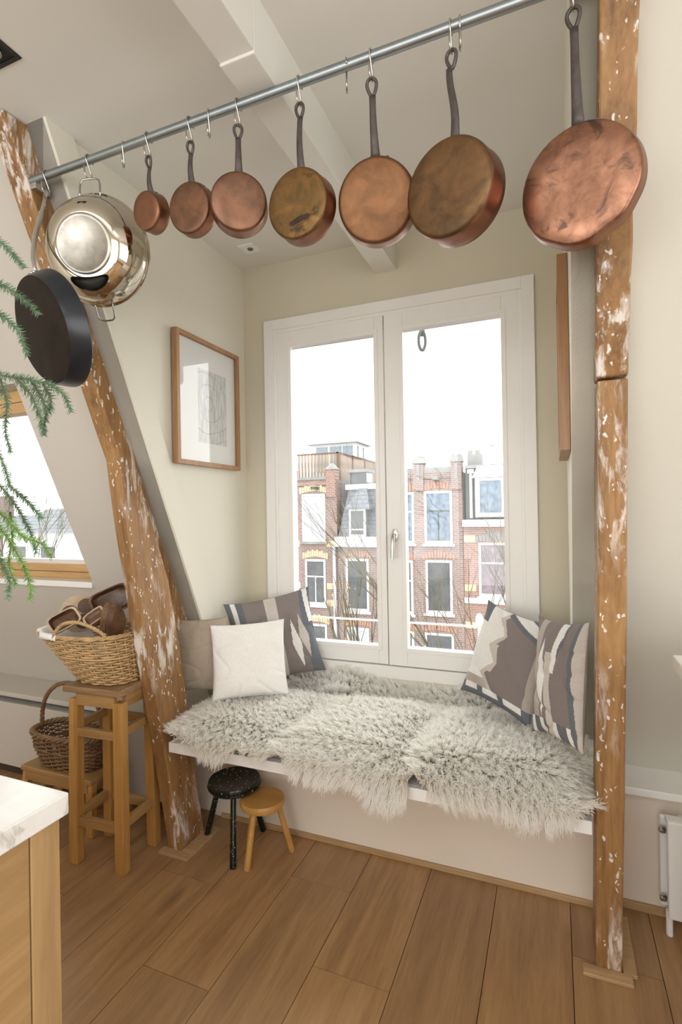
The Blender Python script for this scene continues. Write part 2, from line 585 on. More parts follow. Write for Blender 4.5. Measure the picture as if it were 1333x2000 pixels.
def sash(x0, x1, gx0, gx1, z0, z1, gz0, gz1, y):
    s_ = MB().box(x0, gx0, y, y + .06, z0, z1).box(gx1, x1, y, y + .06, z0, z1).box(gx0, gx1, y, y + .06, gz1, z1).box(gx0, gx1, y, y + .06, z0, gz0).build('sash', WHITE, w1, bevel=.003)
    b = MB()
    w_ = .020
    for a0, a1, c0, c1 in ((gx0 - w_, gx0 + .002, gz0 - w_, gz1 + w_), (gx1 - .002, gx1 + w_, gz0 - w_, gz1 + w_), (gx0, gx1, gz0 - w_, gz0 + .002), (gx0, gx1, gz1 - .002, gz1 + w_)):
        b.box(a0, a1, y - .006, y + .03, c0, c1)
    b.build('glazing_bead', WHITE, s_, bevel=.002)
    MB().box(gx0, gx1, y + .038, y + .044, gz0, gz1).build('pane', GLASS, s_)
    return s_


sash(-1.440, -.806, -1.345, -.856, .716, 2.528, .808, 2.434, 2.584)
sR = sash(-.800, -.134, -.702, -.218, .716, 2.528, .808, 2.434, 2.580)
hd = MB().lathe([(.0, -.002), (.016, -.002), (.016, .006), (.010, .010), (.0, .010)], (-.757, 2.580, 1.385), (0, -1, 0), n=20, sy=2.0).build('handle_plate', STEEL, sR, smooth=True)
MB().tube([(-.757, 2.575, 1.385), (-.757, 2.545, 1.385), (-.757, 2.535, 1.37), (-.758, 2.532, 1.33), (-.760, 2.530, 1.265)], [.010, .010, .011, .010, .008], 10).build('handle', STEEL, sR, smooth=True)
MB().tube([(-1.46, 2.76, .900), (-.11, 2.76, .905)], .006, 8).build('safety_rod', WHITE2, w1, smooth=True)

# hoist hook hanging outside above the right pane
hb = struct(MB().box(-.79, -.65, 2.82, 3.35, 2.95, 3.11).build('hoist_beam', WHITE))
PIPEG = plain('weathered_grey_steel', (.16, .18, .19), .5, .3)
hh = thing('hoist_hook', 'grey steel hoisting loop hanging outside at the top of the right window pane', 'hook', (-.72, 3.1, 2.46))
MB().bar((-.72, 3.1, 2.56), (-.72, 3.1, 2.955), .034, .006, (0, 1, 0)).build('strap', PIPEG, hh)
pts = [(-.72 + .018 * math.sin(a), 3.1 + .012 * math.sin(a), 2.535 - .058 * math.cos(a)) for a in np.linspace(0, 2 * math.pi, 28, endpoint=False)]
MB().tube(pts, .010, 8, closed=True).build('loop', PIPEG, hh, smooth=True)

# ------------------------------------------------------------------ roof window (skylight) on the slope
w2 = struct(MB().box(SKX0, SKX1, roofY(SKZ0) - .012, roofY(SKZ0) + .17, SKZ0 - .02, SKZ0 + .012).build('window_2', WHITE2, bevel=.003))


def slope_bar(mb, xa, xb, za, zb, o0, o1):
    mb.hexa([(xa, roofY(za) + o0, za), (xb, roofY(za) + o0, za), (xb, roofY(za) + o1, za), (xa, roofY(za) + o1, za),
             (xa, roofY(zb) + o0, zb), (xb, roofY(zb) + o0, zb), (xb, roofY(zb) + o1, zb), (xa, roofY(zb) + o1, zb)])


f2 = MB()
slope_bar(f2, SKX0, SKX1, SKZ0 + .012, SKZ0 + .05, .10, .19)
slope_bar(f2, SKX0, SKX1, SKZ1 - .05, SKZ1, .10, .19)
slope_bar(f2, SKX0, SKX0 + .05, SKZ0 + .05, SKZ1 - .05, .10, .19)
slope_bar(f2, SKX1 - .03, SKX1, SKZ0 + .05, SKZ1 - .05, .12, .19)
f2.build('outer_frame', SKYW, w2, bevel=.003)
f3 = MB()
slope_bar(f3, SKX0 + .05, SKX1 - .03, SKZ0 + .055, SKZ0 + .10, .09, .16)
slope_bar(f3, SKX0 + .05, SKX1 - .03, SKZ1 - .10, SKZ1 - .055, .09, .16)
slope_bar(f3, SKX0 + .05, SKX0 + .09, SKZ0 + .10, SKZ1 - .10, .09, .16)
s2 = f3.build('roof_sash', SKYW, w2, bevel=.003)
f4 = MB()
slope_bar(f4, SKX0 + .05, SKX1 - .03, SKZ0 + .10, SKZ0 + .125, .10, .15)
f4.build('white_bead', WHITE2, s2)
f4 = MB()
slope_bar(f4, SKX0 + .05, SKX1 - .03, SKZ0 + .06, SKZ1 - .06, .145, .15)
f4.build('pane', GLASS, s2)

# ------------------------------------------------------------------ old roof timbers
lt = thing('roof_timber', 'leaning brown timber strut flecked with white paint beside the wooden stools', 'beam', (-1.6, 1.95, 0), 'old roof timbers')
sec = [(0, -1.565, 1.876, 2.037, .066), (.02, -1.567, 1.874, 2.040, .066), (.46, -1.607, 1.829, 2.015, .072), (.92, -1.650, 1.783, 1.984, .076), (1.21, -1.677, 1.754, 1.952, .078), (1.45, -1.700, 1.733, 1.885, .080), (1.63, -1.715, 1.719, 1.828, .080), (1.80, -1.730, 1.709, 1.80, .080), (1.86, -1.735, 1.712, 1.79, .076)]
vs_, fs = [], []
rr_ = random.Random(3)
for i, (z, xr, ya, yb, w_) in enumerate(sec):
    j = lambda a=.0025: rr_.uniform(-a, a)
    vs_ += [(xr - w_ + j(), ya + j(), z), (xr + j(), ya + j(), z), (xr + j(), yb + j(), z), (xr - w_ + j(), yb + j(), z)]
for i in range(len(sec) - 1):
    for k in range(4):
        k2 = (k + 1) % 4
        fs.append((i * 4 + k, i * 4 + k2, i * 4 + 4 + k2, i * 4 + 4 + k))
fs += [(3, 2, 1, 0), tuple(len(sec) * 4 - 4 + k for k in range(4))]
MB().add(vs_, fs).build('post', TIMBER, lt, bevel=.006)


def rafter(xr, w_, z0, z1, front, parent, bulge=0):
    vs_, fs = [], []
    n = 14
    for i in range(n):
        z = z0 + (z1 - z0) * i / (n - 1)
        j = lambda a=.0025: rr_.uniform(-a, a)
        yf, yb = roofY(z) - front, roofY(z) + .02
        vs_ += [(xr - w_ + j(), yf + j(), z), (xr + j(), yf + j(), z), (xr + j(), yb, z), (xr - w_ + j(), yb, z)]
    for i in range(n - 1):
        for k in range(4):
            k2 = (k + 1) % 4
            fs.append((i * 4 + k, i * 4 + k2, i * 4 + 4 + k2, i * 4 + 4 + k))
    fs += [(3, 2, 1, 0), tuple(n * 4 - 4 + k for k in range(4))]
    return MB().add(vs_, fs).build('rafter', TIMBER, parent, bevel=.006)


rafter(-1.735, .085, .93, ZC - .002, .085, lt)
MB().box(-1.66, -1.50, 1.835, 1.874, 0, .012).box(-1.564, -1.50, 1.874, 2.08, 0, .012).build('base_trim', OAKTRIM, lt, bevel=.002)

rt = thing('roof_timber', 'upright brown timber post flecked with white paint where the bench ends', 'beam', (.14, 1.93, 0), 'old roof timbers')
vs_, fs = [], []
secR = [(0, .101, 1.888), (.3, .105, 1.862), (.6, .1105, 1.836), (.9, .1155, 1.811), (1.2, .120, 1.786), (1.5, .122, 1.738), (1.70, .123, 1.712), (1.872, .123, 1.682)]
for z, xl, yf in secR:
    j = lambda a=.0018: rr_.uniform(-a, a)
    vs_ += [(xl + j(), yf + j(), z), (xl + .078 + j(), yf + j(), z), (xl + .078 + j(), yf + .15, z), (xl + j(), yf + .15, z)]
for i in range(len(secR) - 1):
    for k in range(4):
        k2 = (k + 1) % 4
        fs.append((i * 4 + k, i * 4 + k2, i * 4 + 4 + k2, i * 4 + 4 + k))
fs += [(3, 2, 1, 0), tuple(len(secR) * 4 - 4 + k for k in range(4))]
MB().add(vs_, fs).build('post', TIMBER, rt, bevel=.005)
rafter(.2, .082, 1.88, ZC - .002, .085, rt)
MB().box(.062, .207, 1.845, 1.886, 0, .012).box(.181, .222, 1.886, 2.15, 0, .012).build('base_trim', OAKTRIM, rt, bevel=.002)

# ------------------------------------------------------------------ bench
bn = thing('window_bench', 'white plank window bench fixed between the two old timber posts', 'bench', (-.73, 1.85, .46))
MB().box(-1.60, XR + .04, 1.868, 2.571, .478, .500).build('seat_board', WHITE, bn, bevel=.002)
MB().box(-1.60, XR + .04, 1.846, 1.868, .456, .500).build('front_edge', WHITE2, bn, bevel=.002)

# ------------------------------------------------------------------ convector under the left ledge
cv = thing('convector_heater', 'beige convector heater cover along the wall under the ledge', 'heater', (-2.7, 2.1, 0))
MB().box(X0 + .01, -1.70, 2.085, 2.10, .06, .425).box(X0 + .01, -1.70, 2.10, 2.19, .06, .08).build('cover', PAINT_SHADED, cv, bevel=.003)
MB().box(X0 + .01, -1.70, 2.10, 2.195, .385, .390).build('grille_tray', plain('grille_dark', (.10, .095, .09), .5), cv)
gm = MB()
for i in range(5):
    gm.box(X0 + .02, -1.71, 2.103 + .018 * i, 2.111 + .018 * i, .392, .424)
stuff(gm.build('grille', plain('grille_grey', (.42, .40, .37), .4), cv))
MB().box(X0 + .02, -1.72, 2.12, 2.19, 0, .06).build('gap_strip', plain('gap_shade_dark', (.05, .035, .025), .7), cv)  # dark strip put in for the shaded gap under the cover

# ------------------------------------------------------------------ radiator under the right ledge
rd = thing('radiator', 'white flat panel radiator low on the wall at the right', 'radiator', (.75, 2.15, .06))
MB().box(.345, 1.15, 2.095, 2.110, .075, .415).build('panel', WHITE2, rd, bevel=.006)
MB().box(.330, 1.15, 2.150, 2.165, .085, .405).build('back_panel', WHITE2, rd, bevel=.005)
MB().box(.345, 1.15, 2.110, 2.150, .395, .412).build('top_grille', WHITE2, rd, bevel=.003)
for x in (.40, 1.0):
    MB().box(x, x + .03, 2.165, 2.2245, .10, .38).build('bracket', WHITE2, rd)
for z in (.125, .365):
    MB().lathe([(.008, 0), (.011, .004), (.011, .018), (.006, .022)], (.345, 2.13, z), (-1, 0, 0), n=14).build('plug', CHROME, rd, smooth=True)
MB().tube([(.352, 2.13, .085), (.352, 2.13, .0)], .011, 12).build('pipe', WHITE2, rd, smooth=True)

# ------------------------------------------------------------------ white cabinet at the right edge
kc = thing('kitchen_cabinet', 'white painted cabinet at the right edge of the view', 'cabinet', (.7, 1.5, 0))
MB().box(.353, .90, .80, 1.755, .0, 1.03).build('body', WHITE, kc, bevel=.003)
MB().box(.338, .353, .81, 1.26, .10, 1.02).build('door', WHITE, kc, bevel=.003)
MB().box(.338, .353, 1.27, 1.745, .10, 1.02).build('door', WHITE, kc, bevel=.003)
tag(MB().box(.312, .92, .78, 1.775, 1.032, 1.072).build('cabinet_worktop', WHITE2, bevel=.004), 'pale worktop slab on the white cabinet at the right edge', 'worktop')

# ------------------------------------------------------------------ kitchen island, lower left corner
ki = thing('kitchen_island', 'oak veneered kitchen island under a pale stone top', 'cabinet', (-1.6, 0, 0))
MB().box(-2.35, -.992, -1.3, .765, 0, .872).build('body', ISL, ki)
MB().box(-.992, -.978, -1.3, .722, .0, .872).build('side_panel', ISL, ki, bevel=.001)
MB().box(-2.37, -.976, .725, .790, .0, .872).build('corner_stile', wood('island_oak_stile', (.34, .21, .095), (.44, .285, .13), (.50, .34, .17), 'z', .8, .45), ki, bevel=.002)
mt = NT('veined_white_stone')
mt.set(Roughness=.25)
mv = mt.coords('Object')
n1 = mt.noise(mv, 5, 6, .6, 1.5)
mt.color(mt.ramp(n1, [(.40, (.80, .80, .78)), (.52, (.76, .75, .73)), (.56, (.55, .53, .50)), (.60, (.78, .77, .75)), (.8, (.82, .82, .80))]))
tag(MB().box(-2.39, -.962, -1.32, .803, .874, .920).build('stone_worktop', mt.m, bevel=.004), 'pale veined stone worktop on the oak kitchen island', 'worktop')

# ------------------------------------------------------------------ pan rail, S hooks
RYY, RZ = 1.329, 2.724
rail = thing('pan_rail', 'grey galvanised steel pipe spanning between the roof timbers', 'rail', (-.8, RYY, RZ))
MB().tube([(-1.7345, RYY, RZ), (.1175, RYY, RZ)], .0135, 20).build('pipe', GALV, rail, smooth=True)
MB().box(-1.7345, -1.708, RYY - .006, RYY + .055, RZ - .032, RZ - .008).build('bracket', STEEL, rail, bevel=.002)


def s_hook_mesh():
    pts = []
    for a in np.linspace(-25, 180, 14):
        a = math.radians(a)
        pts.append((0, .0165 * math.cos(a), .0165 * math.sin(a)))
    cy, cz, rr = -.005, -.0515, .0155
    for k in range(1, 5):
        f = k / 5
        pts.append((0, -.0165 + (.027) * f, -.0515 * f))
    for a in np.linspace(0, -180, 11):
        a = math.radians(a)
        pts.append((0, cy + rr * math.cos(a), cz + rr * math.sin(a)))
    pts.append((0, cy - rr - .001, cz + .010))
    pts.append((0, cy - rr - .003, cz + .022))
    return MB().tube(pts, .0025, 6).build('s_hook', CHROME, None, smooth='all', loc=(0, 0, 0))


HOOKS = [(-1.655, 'holding the black iron frying pan', 10), (-1.452, 'holding the steel wok', 14), (-1.300, 'hanging empty between the wok and the smallest saucepan', 32), (-1.194, 'holding the smallest copper saucepan', 16), (-1.028, 'holding the second smallest copper saucepan', 18),
         (-.958, 'hanging empty just past the second smallest saucepan', 24), (-.852, 'holding the third copper pan from the wok', 18), (-.648, 'holding the black-stained copper pan', 16), (-.505, 'hanging empty before the beam between two larger copper pans', 200), (-.433, 'holding the bright orange-brown copper pan', 6),
         (-.221, 'holding the deep dark brown copper pan', 6), (-.199, 'hanging empty beside the deep dark brown pan', 12), (.060, 'holding the broad copper skillet by the post', 8)]
h0 = s_hook_mesh()
for i, (x, lab, rz) in enumerate(HOOKS):
    o = h0 if i == 0 else h0.copy()
    if i:
        col.objects.link(o)
    o.location = (x, RYY, RZ)
    o.rotation_euler = (0, 0, math.radians(rz if lab.startswith('hanging') else 0))
    tag(o, 'wire S hook on the pipe ' + lab, 'hook', 'S hooks on the pan rail')


# ------------------------------------------------------------------ pans
def pan_frame(phi, tau):
    phi, tau = math.radians(phi), math.radians(tau)
    n = V(-math.sin(phi) * math.cos(tau), -math.cos(phi) * math.cos(tau), -math.sin(tau))
    s = V(math.cos(phi), -math.sin(phi), 0)
    u = np.cross(s, n)
    if u[2] < 0:
        u = -u
    return n, s, u


def weld(o, d=1e-5):
    import bmesh
    bm = bmesh.new()
    bm.from_mesh(o.data)
    bmesh.ops.remove_doubles(bm, verts=bm.verts, dist=d)
    bmesh.ops.recalc_face_normals(bm, faces=bm.faces)
    bm.to_mesh(o.data)
    bm.free()


def pan(label, X, phi, tau, R, Lh, D, base, swing=0, flange=.5, shallow=False, dents=(), rivets=False):
    L = V(X, RYY - .005, 2.6665)
    n, s, u = pan_frame(phi, tau)
    rc = L - u * (Lh + R)
    t = thing('copper_pan', label, 'pan', tuple(rc), 'copper pans on the rail')
    if shallow:
        side = [(R, 0), (R + .002, .002), (R * .995, D * .35), (R * .985, D * .75), (R * .965, D * .93)]
        bot = [(R * .965, D * .93), (R * .93, D), (R * .6, D + .0015), (R * .3, D), (0, D)]
    else:
        side = [(R, 0), (R + .0015, .002), (R * .995, D * .25), (R * .99, D * .74), (R * .975, D * .90)]
        bot = [(R * .975, D * .90), (R * .945, D * .965), (R * .89, D), (R * .6, D - .0006), (R * .3, D), (0, D)]
    mb = MB()
    mb.lathe(side, rc, n, s, 64, mi=0)
    mb.f = mb.f[:-2]
    mb.mi = mb.mi[:-2]
    k0 = len(mb.f)
    mb.lathe(bot, rc, n, s, 64, mi=1)
    mb.f.pop(k0 + (len(bot) - 1) * 64)
    mb.mi.pop()
    k0 = len(mb.f)
    inner = [(R, 0), (R - .0025, .001), (R * .97, D * .7), (R * .88, D - .003), (0, D - .003)]
    mb.lathe(inner, rc, n, s, 64, mi=2)
    mb.f.pop(k0 + (len(inner) - 1) * 64)
    mb.mi.pop()
    if dents:
        vv = np.array(mb.v)
        rel = vv - rc
        a = np.arctan2(rel @ u, rel @ s)
        hgt = (rel @ n) / D
        rad = rel - np.outer(rel @ n, n)
        for a0, dep, wd in dents:
            da = (a - a0 + math.pi) % (2 * math.pi) - math.pi
            vv -= rad * (dep * np.exp(-(da / wd) ** 2))[:, None]
        mb.v = [tuple(p) for p in vv]
    b = mb.build('body', [COP_SIDE, base, TIN], t, smooth=True)
    weld(b)
    b.data.polygons.foreach_set('use_smooth', [True] * len(b.data.polygons))
    b.data.set_sharp_from_angle(angle=math.radians(50))
    # flange strap round the side under the handle
    fm = MB()
    N = 14
    vs_, fs = [], []
    fh0, fh1 = D * .04, min(D * .42, .030)
    for i in range(N + 1):
        a = -flange + 2 * flange * i / N
        rd = math.sin(a) * s + math.cos(a) * u
        taper = .35 + .65 * math.cos(a / flange * math.pi / 2)
        mid = (fh0 + fh1) / 2
        hw = (fh1 - fh0) / 2 * taper
        for h_ in (mid - hw, mid + hw):
            for q in (R - .001, R + .0055 * taper + .001):
                vs_.append(rc + rd * q + n * h_)
    for i in range(N):
        a_, b_ = i * 4, i * 4 + 4
        for p0, p1 in ((0, 1), (1, 3), (3, 2), (2, 0)):
            fs.append((a_ + p0, a_ + p1, b_ + p1, b_ + p0))
    fs += [(0, 2, 3, 1), (N * 4, N * 4 + 1, N * 4 + 3, N * 4 + 2)]
    fl_ = fm.add(vs_, fs).build('flange', IRON, t, smooth=True)
    if rivets:
        for a in (-flange * .5, 0, flange * .5):
            rd = math.sin(a) * s + math.cos(a) * u
            MB().lathe([(.0052, -.001), (.0048, .0025), (.002, .004), (0, .0042)], rc + rd * (R + .006) + n * (fh0 + fh1) / 2, rd, n=10).build('rivet', IRON, fl_, smooth='all')
    # handle
    ll = .034 + .12 * max(0, R - .06) + .004
    lw = .0105 + .06 * R
    k = .95 + R * 3.0
    p0 = rc + u * (R + .003) + n * (fh0 + fh1) / 2
    p3 = L - u * ll
    pts, rad = [], []
    for i in range(11):
        f = i / 10
        off = n * (.003 + .006 * R / .1) * math.sin(f * math.pi) * (.9 if not shallow else .4)
        pts.append(p0 * (1 - f) + p3 * f + off + s * swing * math.sin(f * math.pi * 1.5) * .0035)
        rad.append(k * (.0095 - .0035 * f + .0012 * (abs(f - .5) * 2) ** 3))
    hm = MB().tube(pts, rad, 12, flat=.55, up=n).build('handle', IRON, t, smooth='all')
    lp = []
    for a in np.linspace(0, 2 * math.pi, 26, endpoint=False):
        yy = (1 - math.cos(a)) / 2
        wv = math.sin(a) * lw * (.30 + .70 * yy) ** .8
        lp.append(L - u * (.0036 * k) + (-u) * (ll - .002) * (1 - yy) + s * wv)
    MB().tube(lp, .0036 * k, 8, closed=True, up=n).build('hanging_loop', IRON, hm, smooth='all')
    return t


pan('smallest copper saucepan, hanging nearest the steel wok', -1.194, 8.2, 10.6, .060, .120, .047, COPS[0], flange=.45)
pan('second smallest copper saucepan with a dull round base', -1.028, 0, 8.1, .076, .135, .043, COPS[1], flange=.62)
pan('third copper pan from the wok, its flat rosy base facing out', -.852, -30, 10, .084, .151, .060, COPS[2], flange=.68)
pan('middle copper pan with black and ochre burnt stains on the base', -.648, 4.7, 6, .096, .200, .059, COPS[3], flange=.55, rivets=True)
pan('bright orange-brown copper pan in front of the white ceiling beam', -.433, -7, 17, .109, .199, .060, COPS[4], flange=.58, rivets=True)
pan('deep copper pan with the darkest brown base and a bent handle', -.221, 17, 6.5, .118, .243, .080, COPS[5], swing=2.2, flange=.35, rivets=True)
pan('broad shallow copper skillet with a mottled base, largest of the copper pans', .060, 15.6, 8.5, .135, .268, .042, COPS[6], shallow=True, flange=.62, dents=((-1.15, .045, .16), (-2.1, .03, .2), (-.55, .02, .2)), rivets=True)

# steel wok
n, s, u = pan_frame(-17.9, 13)
rc = V(-1.444, 1.36, 2.421)
wk = thing('steel_wok', 'polished steel wok hanging by its wire handle near the pipe end', 'wok', tuple(rc), None)
R, r, D = .181, .094, .099
prof = [(R, -.004), (R + .003, -.002), (R + .003, .002), (R - .004, .004)]
for i in range(1, 13):
    f = i / 12
    prof.append((R - .004 - (R - r - .006) * (f ** 1.55), .004 + (D - .006) * math.sin(f * math.pi / 2) ** 1.05))
inner = [(q - .0015, h_ - .0018) for q, h_ in reversed(prof[3:])]
mb = MB().lathe(prof + [(0, D - .004)], rc, n, s, 72)
mb.f = mb.f[:]
b = mb.build('bowl', MIRROR, wk, smooth='all')
MB().lathe([(r + .0005, D - .006), (r + .0005, D + .002), (r - .003, D + .004), (r - .010, D + .004), (r - .012, D + .0025), (0, D + .0025)], rc, n, s, 64).build('base_disc', plain('brushed_disc', (.42, .395, .35), .36, 1.0, var=.25, scale=20), wk, smooth=True)
MB().hexa([rc + s * a + u * (R * .74) * c_ + n * h_ for c_, h_ in ((1, .051), (1.07, .0415)) for a in (-.013, .013) for c_, h_ in ((c_, h_), (c_ + .012, h_ + .004))]).build('badge', BLACKP, wk)
for sg in (1, -1):
    pts = []
    hw = .036 if sg > 0 else .032
    for a, o_, h_ in ((-hw, -.012, .012), (-hw, .002, .010), (-hw * .98, .028, .004), (-hw * .86, .041, .0), (-hw * .6, .0465, -.002), (0, .048, -.002), (hw * .6, .0465, -.002), (hw * .86, .041, 0), (hw * .98, .028, .004), (hw, .002, .010), (hw, -.012, .012)):
        pts.append(rc + s * a + sg * u * (R + o_) + n * h_)
    MB().tube(pts, .0033, 8).build('wire_handle', CHROME, wk, smooth='all')
# hang it from its hook exactly
dz = (2.724 - .0645) - (rc + u * (R + .048) + n * -.002)[2] - .0045
dy = (RYY - .005) - (rc + u * (R + .048) + n * -.002)[1]
wk.location = (rc[0] - .016, rc[1] + dy, rc[2] + dz)

# black iron frying pan
n, s, u = pan_frame(16.5, 18)
rc = V(-1.477, 1.226, 2.112)
fp = thing('frying_pan', 'black iron frying pan with a long steel handle, hanging lowest', 'pan', tuple(rc))
R, D = .181, .062
mb = MB()
mb.lathe([(R, 0), (R + .001, .002), (R * .985, D * .3), (R * .93, D * .78), (R * .895, D * .96)], rc, n, s, 72, mi=0)
mb.f, mb.mi = mb.f[:-2], mb.mi[:-2]
k0 = len(mb.f)
mb.lathe([(R * .895, D * .96), (R * .86, D), (0, D)], rc, n, s, 72, mi=1)
mb.f.pop(k0 + 2 * 72)
mb.mi.pop()
k0 = len(mb.f)
mb.lathe([(R, 0), (R - .003, .001), (R * .91, D * .78), (R * .85, D - .004), (0, D - .004)], rc, n, s, 72, mi=0)
mb.f.pop(k0 + 4 * 72)
mb.mi.pop()
b = mb.build('body', [SEASON, SEASONB], fp, smooth=True)
weld(b)
b.data.polygons.foreach_set('use_smooth', [True] * len(b.data.polygons))
b.data.set_sharp_from_angle(angle=math.radians(35))
top = rc + u * (R - .004) + n * .018
end = V(-1.655, RYY - .005, 2.6665)
d1 = end - top
pts, rad = [], []
for i in range(13):
    f = i / 12
    bow = V(-.034, -.0, .0) * math.sin(f * math.pi) + V(0, -.0, .0)
    pts.append(top + d1 * f + bow * (1 - f) * 1.3 + s * .0)
    rad.append(.0105 - .002 * f + (.004 if .12 < f < .75 else 0))
hm = MB().tube(pts[:-1], rad[:-1], 12, flat=.6, up=n).build('handle', STEEL, fp, smooth='all')
e2 = pts[-2]
ringc = (e2 + end) / 2 - V(0, 0, .002)
uu = (end - e2) / np.linalg.norm(end - e2)
ln = np.linalg.norm(end - e2)
lp = [ringc + uu * (ln * .52) * math.cos(a) + s * .010 * math.sin(a) for a in np.linspace(0, 2 * math.pi, 22, endpoint=False)]
MB().tube(lp, .004, 8, closed=True).build('hanging_loop', STEEL, hm, smooth='all')
bs = MB()
for a in (-.1, 0, .1):
    rd = math.sin(a) * s + math.cos(a) * u
    MB().lathe([(.007, -.002), (.006, .004), (0, .006)], rc + rd * (R * .965) + n * .03, rd * .9 + n * .3, n=10).build('rivet', STEEL, fp, smooth='all')

# ------------------------------------------------------------------ ceiling fittings
dl = thing('downlight', 'square black recessed downlight in the ceiling corner', 'lamp', (-1.545, 1.06, ZC - .01))
bz = MB()
bz.box(-1.60, -1.491, 1.005, 1.018, ZC - .004, ZC + .001).box(-1.60, -1.491, 1.103, 1.116, ZC - .004, ZC + .001).box(-1.60, -1.587, 1.018, 1.103, ZC - .004, ZC + .001).box(-1.504, -1.491, 1.018, 1.103, ZC - .004, ZC + .001)
bz.build('bezel', BLACKP, dl)
MB().box(-1.587, -1.504, 1.018, 1.103, ZC - .002, ZC + .0005).build('baffle', plain('matt_black', (.006, .006, .006), .6), dl)
MB().lathe([(.026, -.001), (.026, .008), (.020, .009), (.012, .006), (0, .007)], (-1.5455, 1.0605, ZC - .002), (0, 0, -1), n=24).build('bulb', CHROME, dl, smooth='all')
vt = thing('ceiling_vent', 'small square white ceiling plate with a dark centre above the window corner', 'vent', (-1.475, 2.385, ZC - .01))
MB().box(-1.520, -1.432, 2.338, 2.430, ZC - .005, ZC).build('plate', WHITE2, vt, bevel=.002)
MB().lathe([(.016, 0), (.014, .004), (.007, .005), (0, .002)], (-1.470, 2.385, ZC - .005), (0, 0, -1), n=20).build('sensor', plain('sensor_grey', (.12, .11, .10), .4), vt, smooth=True)

# ------------------------------------------------------------------ pictures
pf = thing('framed_picture', 'framed pencil drawing in a pale mount on the wall left of the window', 'picture', (-1.637, 2.2, 2.06))
ya, yb, za, zb, xf, xb = 1.95, 2.47, 1.748, 2.382, -1.607, -1.6365
FW = .022
for nm, b_ in (('frame_side', (xb, xf, ya, ya + FW, za, zb)), ('frame_side', (xb, xf, yb - FW, yb, za, zb)), ('frame_rail', (xb, xf, ya + FW, yb - FW, zb - FW, zb)), ('frame_rail', (xb, xf, ya + FW, yb - FW, za, za + FW))):
    MB().box(*b_).build(nm, FRAMEW, pf, bevel=.001)
MB().box(xb + .002, xb + .010, ya + FW, yb - FW, za + FW, zb - FW).build('mount', plain('mount_board', (.80, .80, .77), .8, var=.01), pf)
dr = NT('pencil_drawing')
dr.set(Roughness=.8)
dv = dr.coords('Object', (1, 1, 1))
nz = dr.noise(dv, 6, 4, .6, 2.0)
wv = dr.n('TexWave', wave_type='RINGS', rings_direction='X')
wv.inputs['Scale'].default_value = 2.4
wv.inputs['Distortion'].default_value = 5
wv.inputs['Detail'].default_value = 1
dr.l(dv, wv.inputs['Vector'])
lines = dr.ramp(wv.outputs['Fac'], [(.46, (1, 1, 1)), (.49, (.35, .35, .36)), (.51, (.35, .35, .36)), (.54, (1, 1, 1))])
shade = dr.ramp(dr.noise(dr.coords('Object', (1, 30, 4)), 3, 4), [(.35, (.46, .47, .45)), (.65, (.72, .73, .70))])
dr.color(dr.mix(1.0, lines, shade, 'MULTIPLY'))
MB().box(xb + .010, xb + .0115, 2.13, 2.365, 1.87, 2.24).build('drawing', dr.m, pf)
MB().box(xf - .012, xf - .010, ya + FW, yb - FW, za + FW, zb - FW).build('glass', PICGLASS, pf)
p2 = thing('framed_picture', 'wooden picture frame seen edge-on on the wall right of the window', 'picture', (XR - .002, 2.1, 2.0))
xb, xf, ya, yb, za, zb = XR - .001, XR - .034, 1.80, 2.32, 1.70, 2.36
ya = 1.90
for nm, b_ in (('frame_side', (xf, xb, ya, ya + FW, za, zb)), ('frame_side', (xf, xb, yb - FW, yb, za, zb)), ('frame_rail', (xf, xb, ya + FW, yb - FW, zb - FW, zb)), ('frame_rail', (xf, xb, ya + FW, yb - FW, za, za + FW))):
    MB().box(*b_).build(nm, FRAMEW, p2, bevel=.001)
MB().box(xb - .012, xb - .004, ya + FW, yb - FW, za + FW, zb - FW).build('mount', plain('mount_board_right', (.80, .80, .77), .8, var=.01), p2)

# ------------------------------------------------------------------ wooden stools at the left
O = V(-1.688, 1.665, 0)
th = math.radians(4)
ex = V(-math.cos(th), -math.sin(th), 0)
ey = V(-math.sin(th), math.cos(th), 0)
ez = V(0, 0, 1)


def ob(mb, o, x0, x1, y0, y1, z0, z1, ex=ex, ey=ey, dx=0, dy=0):
    """box in a turned frame; dx, dy shift the top (splay)"""
    q = []
    for z, sx, sy in ((z0, 0, 0), (z1, dx, dy)):
        for x, y in ((x0, y0), (x1, y0), (x1, y1), (x0, y1)):
            q.append(o + ex * (x + sx) + ey * (y + sy) + ez * z)
    return mb.hexa(q)


ts = thing('tall_stool', 'tall square honey-coloured wooden stool carrying the full wicker basket', 'stool', tuple(O + ex * .15 + ey * .12))
W_, D_ = .292, .245
for x0, y0, dx, dy in ((0, 0, .006, .006), (W_ - .046, 0, -.006, .006), (0, D_ - .042, .006, -.006), (W_ - .046, D_ - .042, -.006, -.006)):
    ob(MB(), O, x0, x0 + .046, y0, y0 + .042, 0, .715, dx=dx, dy=dy).build('leg', PINE, ts, bevel=.003)
for x0, x1, y0, y1 in ((.046, W_ - .046, .008, .030), (.046, W_ - .046, D_ - .030, D_ - .008)):
    for z0, z1, nm in ((.690, .748, 'apron'), (.555, .590, 'stretcher'), (.165, .205, 'stretcher')):
        ob(MB(), O, x0, x1, y0, y1, z0, z1).build(nm, PINEX, ts, bevel=.002)
for x0, x1 in ((.010, .032), (W_ - .032, W_ - .010)):
    for z0, z1, nm in ((.690, .748, 'apron'), (.570, .605, 'stretcher'), (.18, .22, 'stretcher')):
        ob(MB(), O, x0, x1, .042, D_ - .042, z0, z1).build(nm, PINEY, ts, bevel=.002)
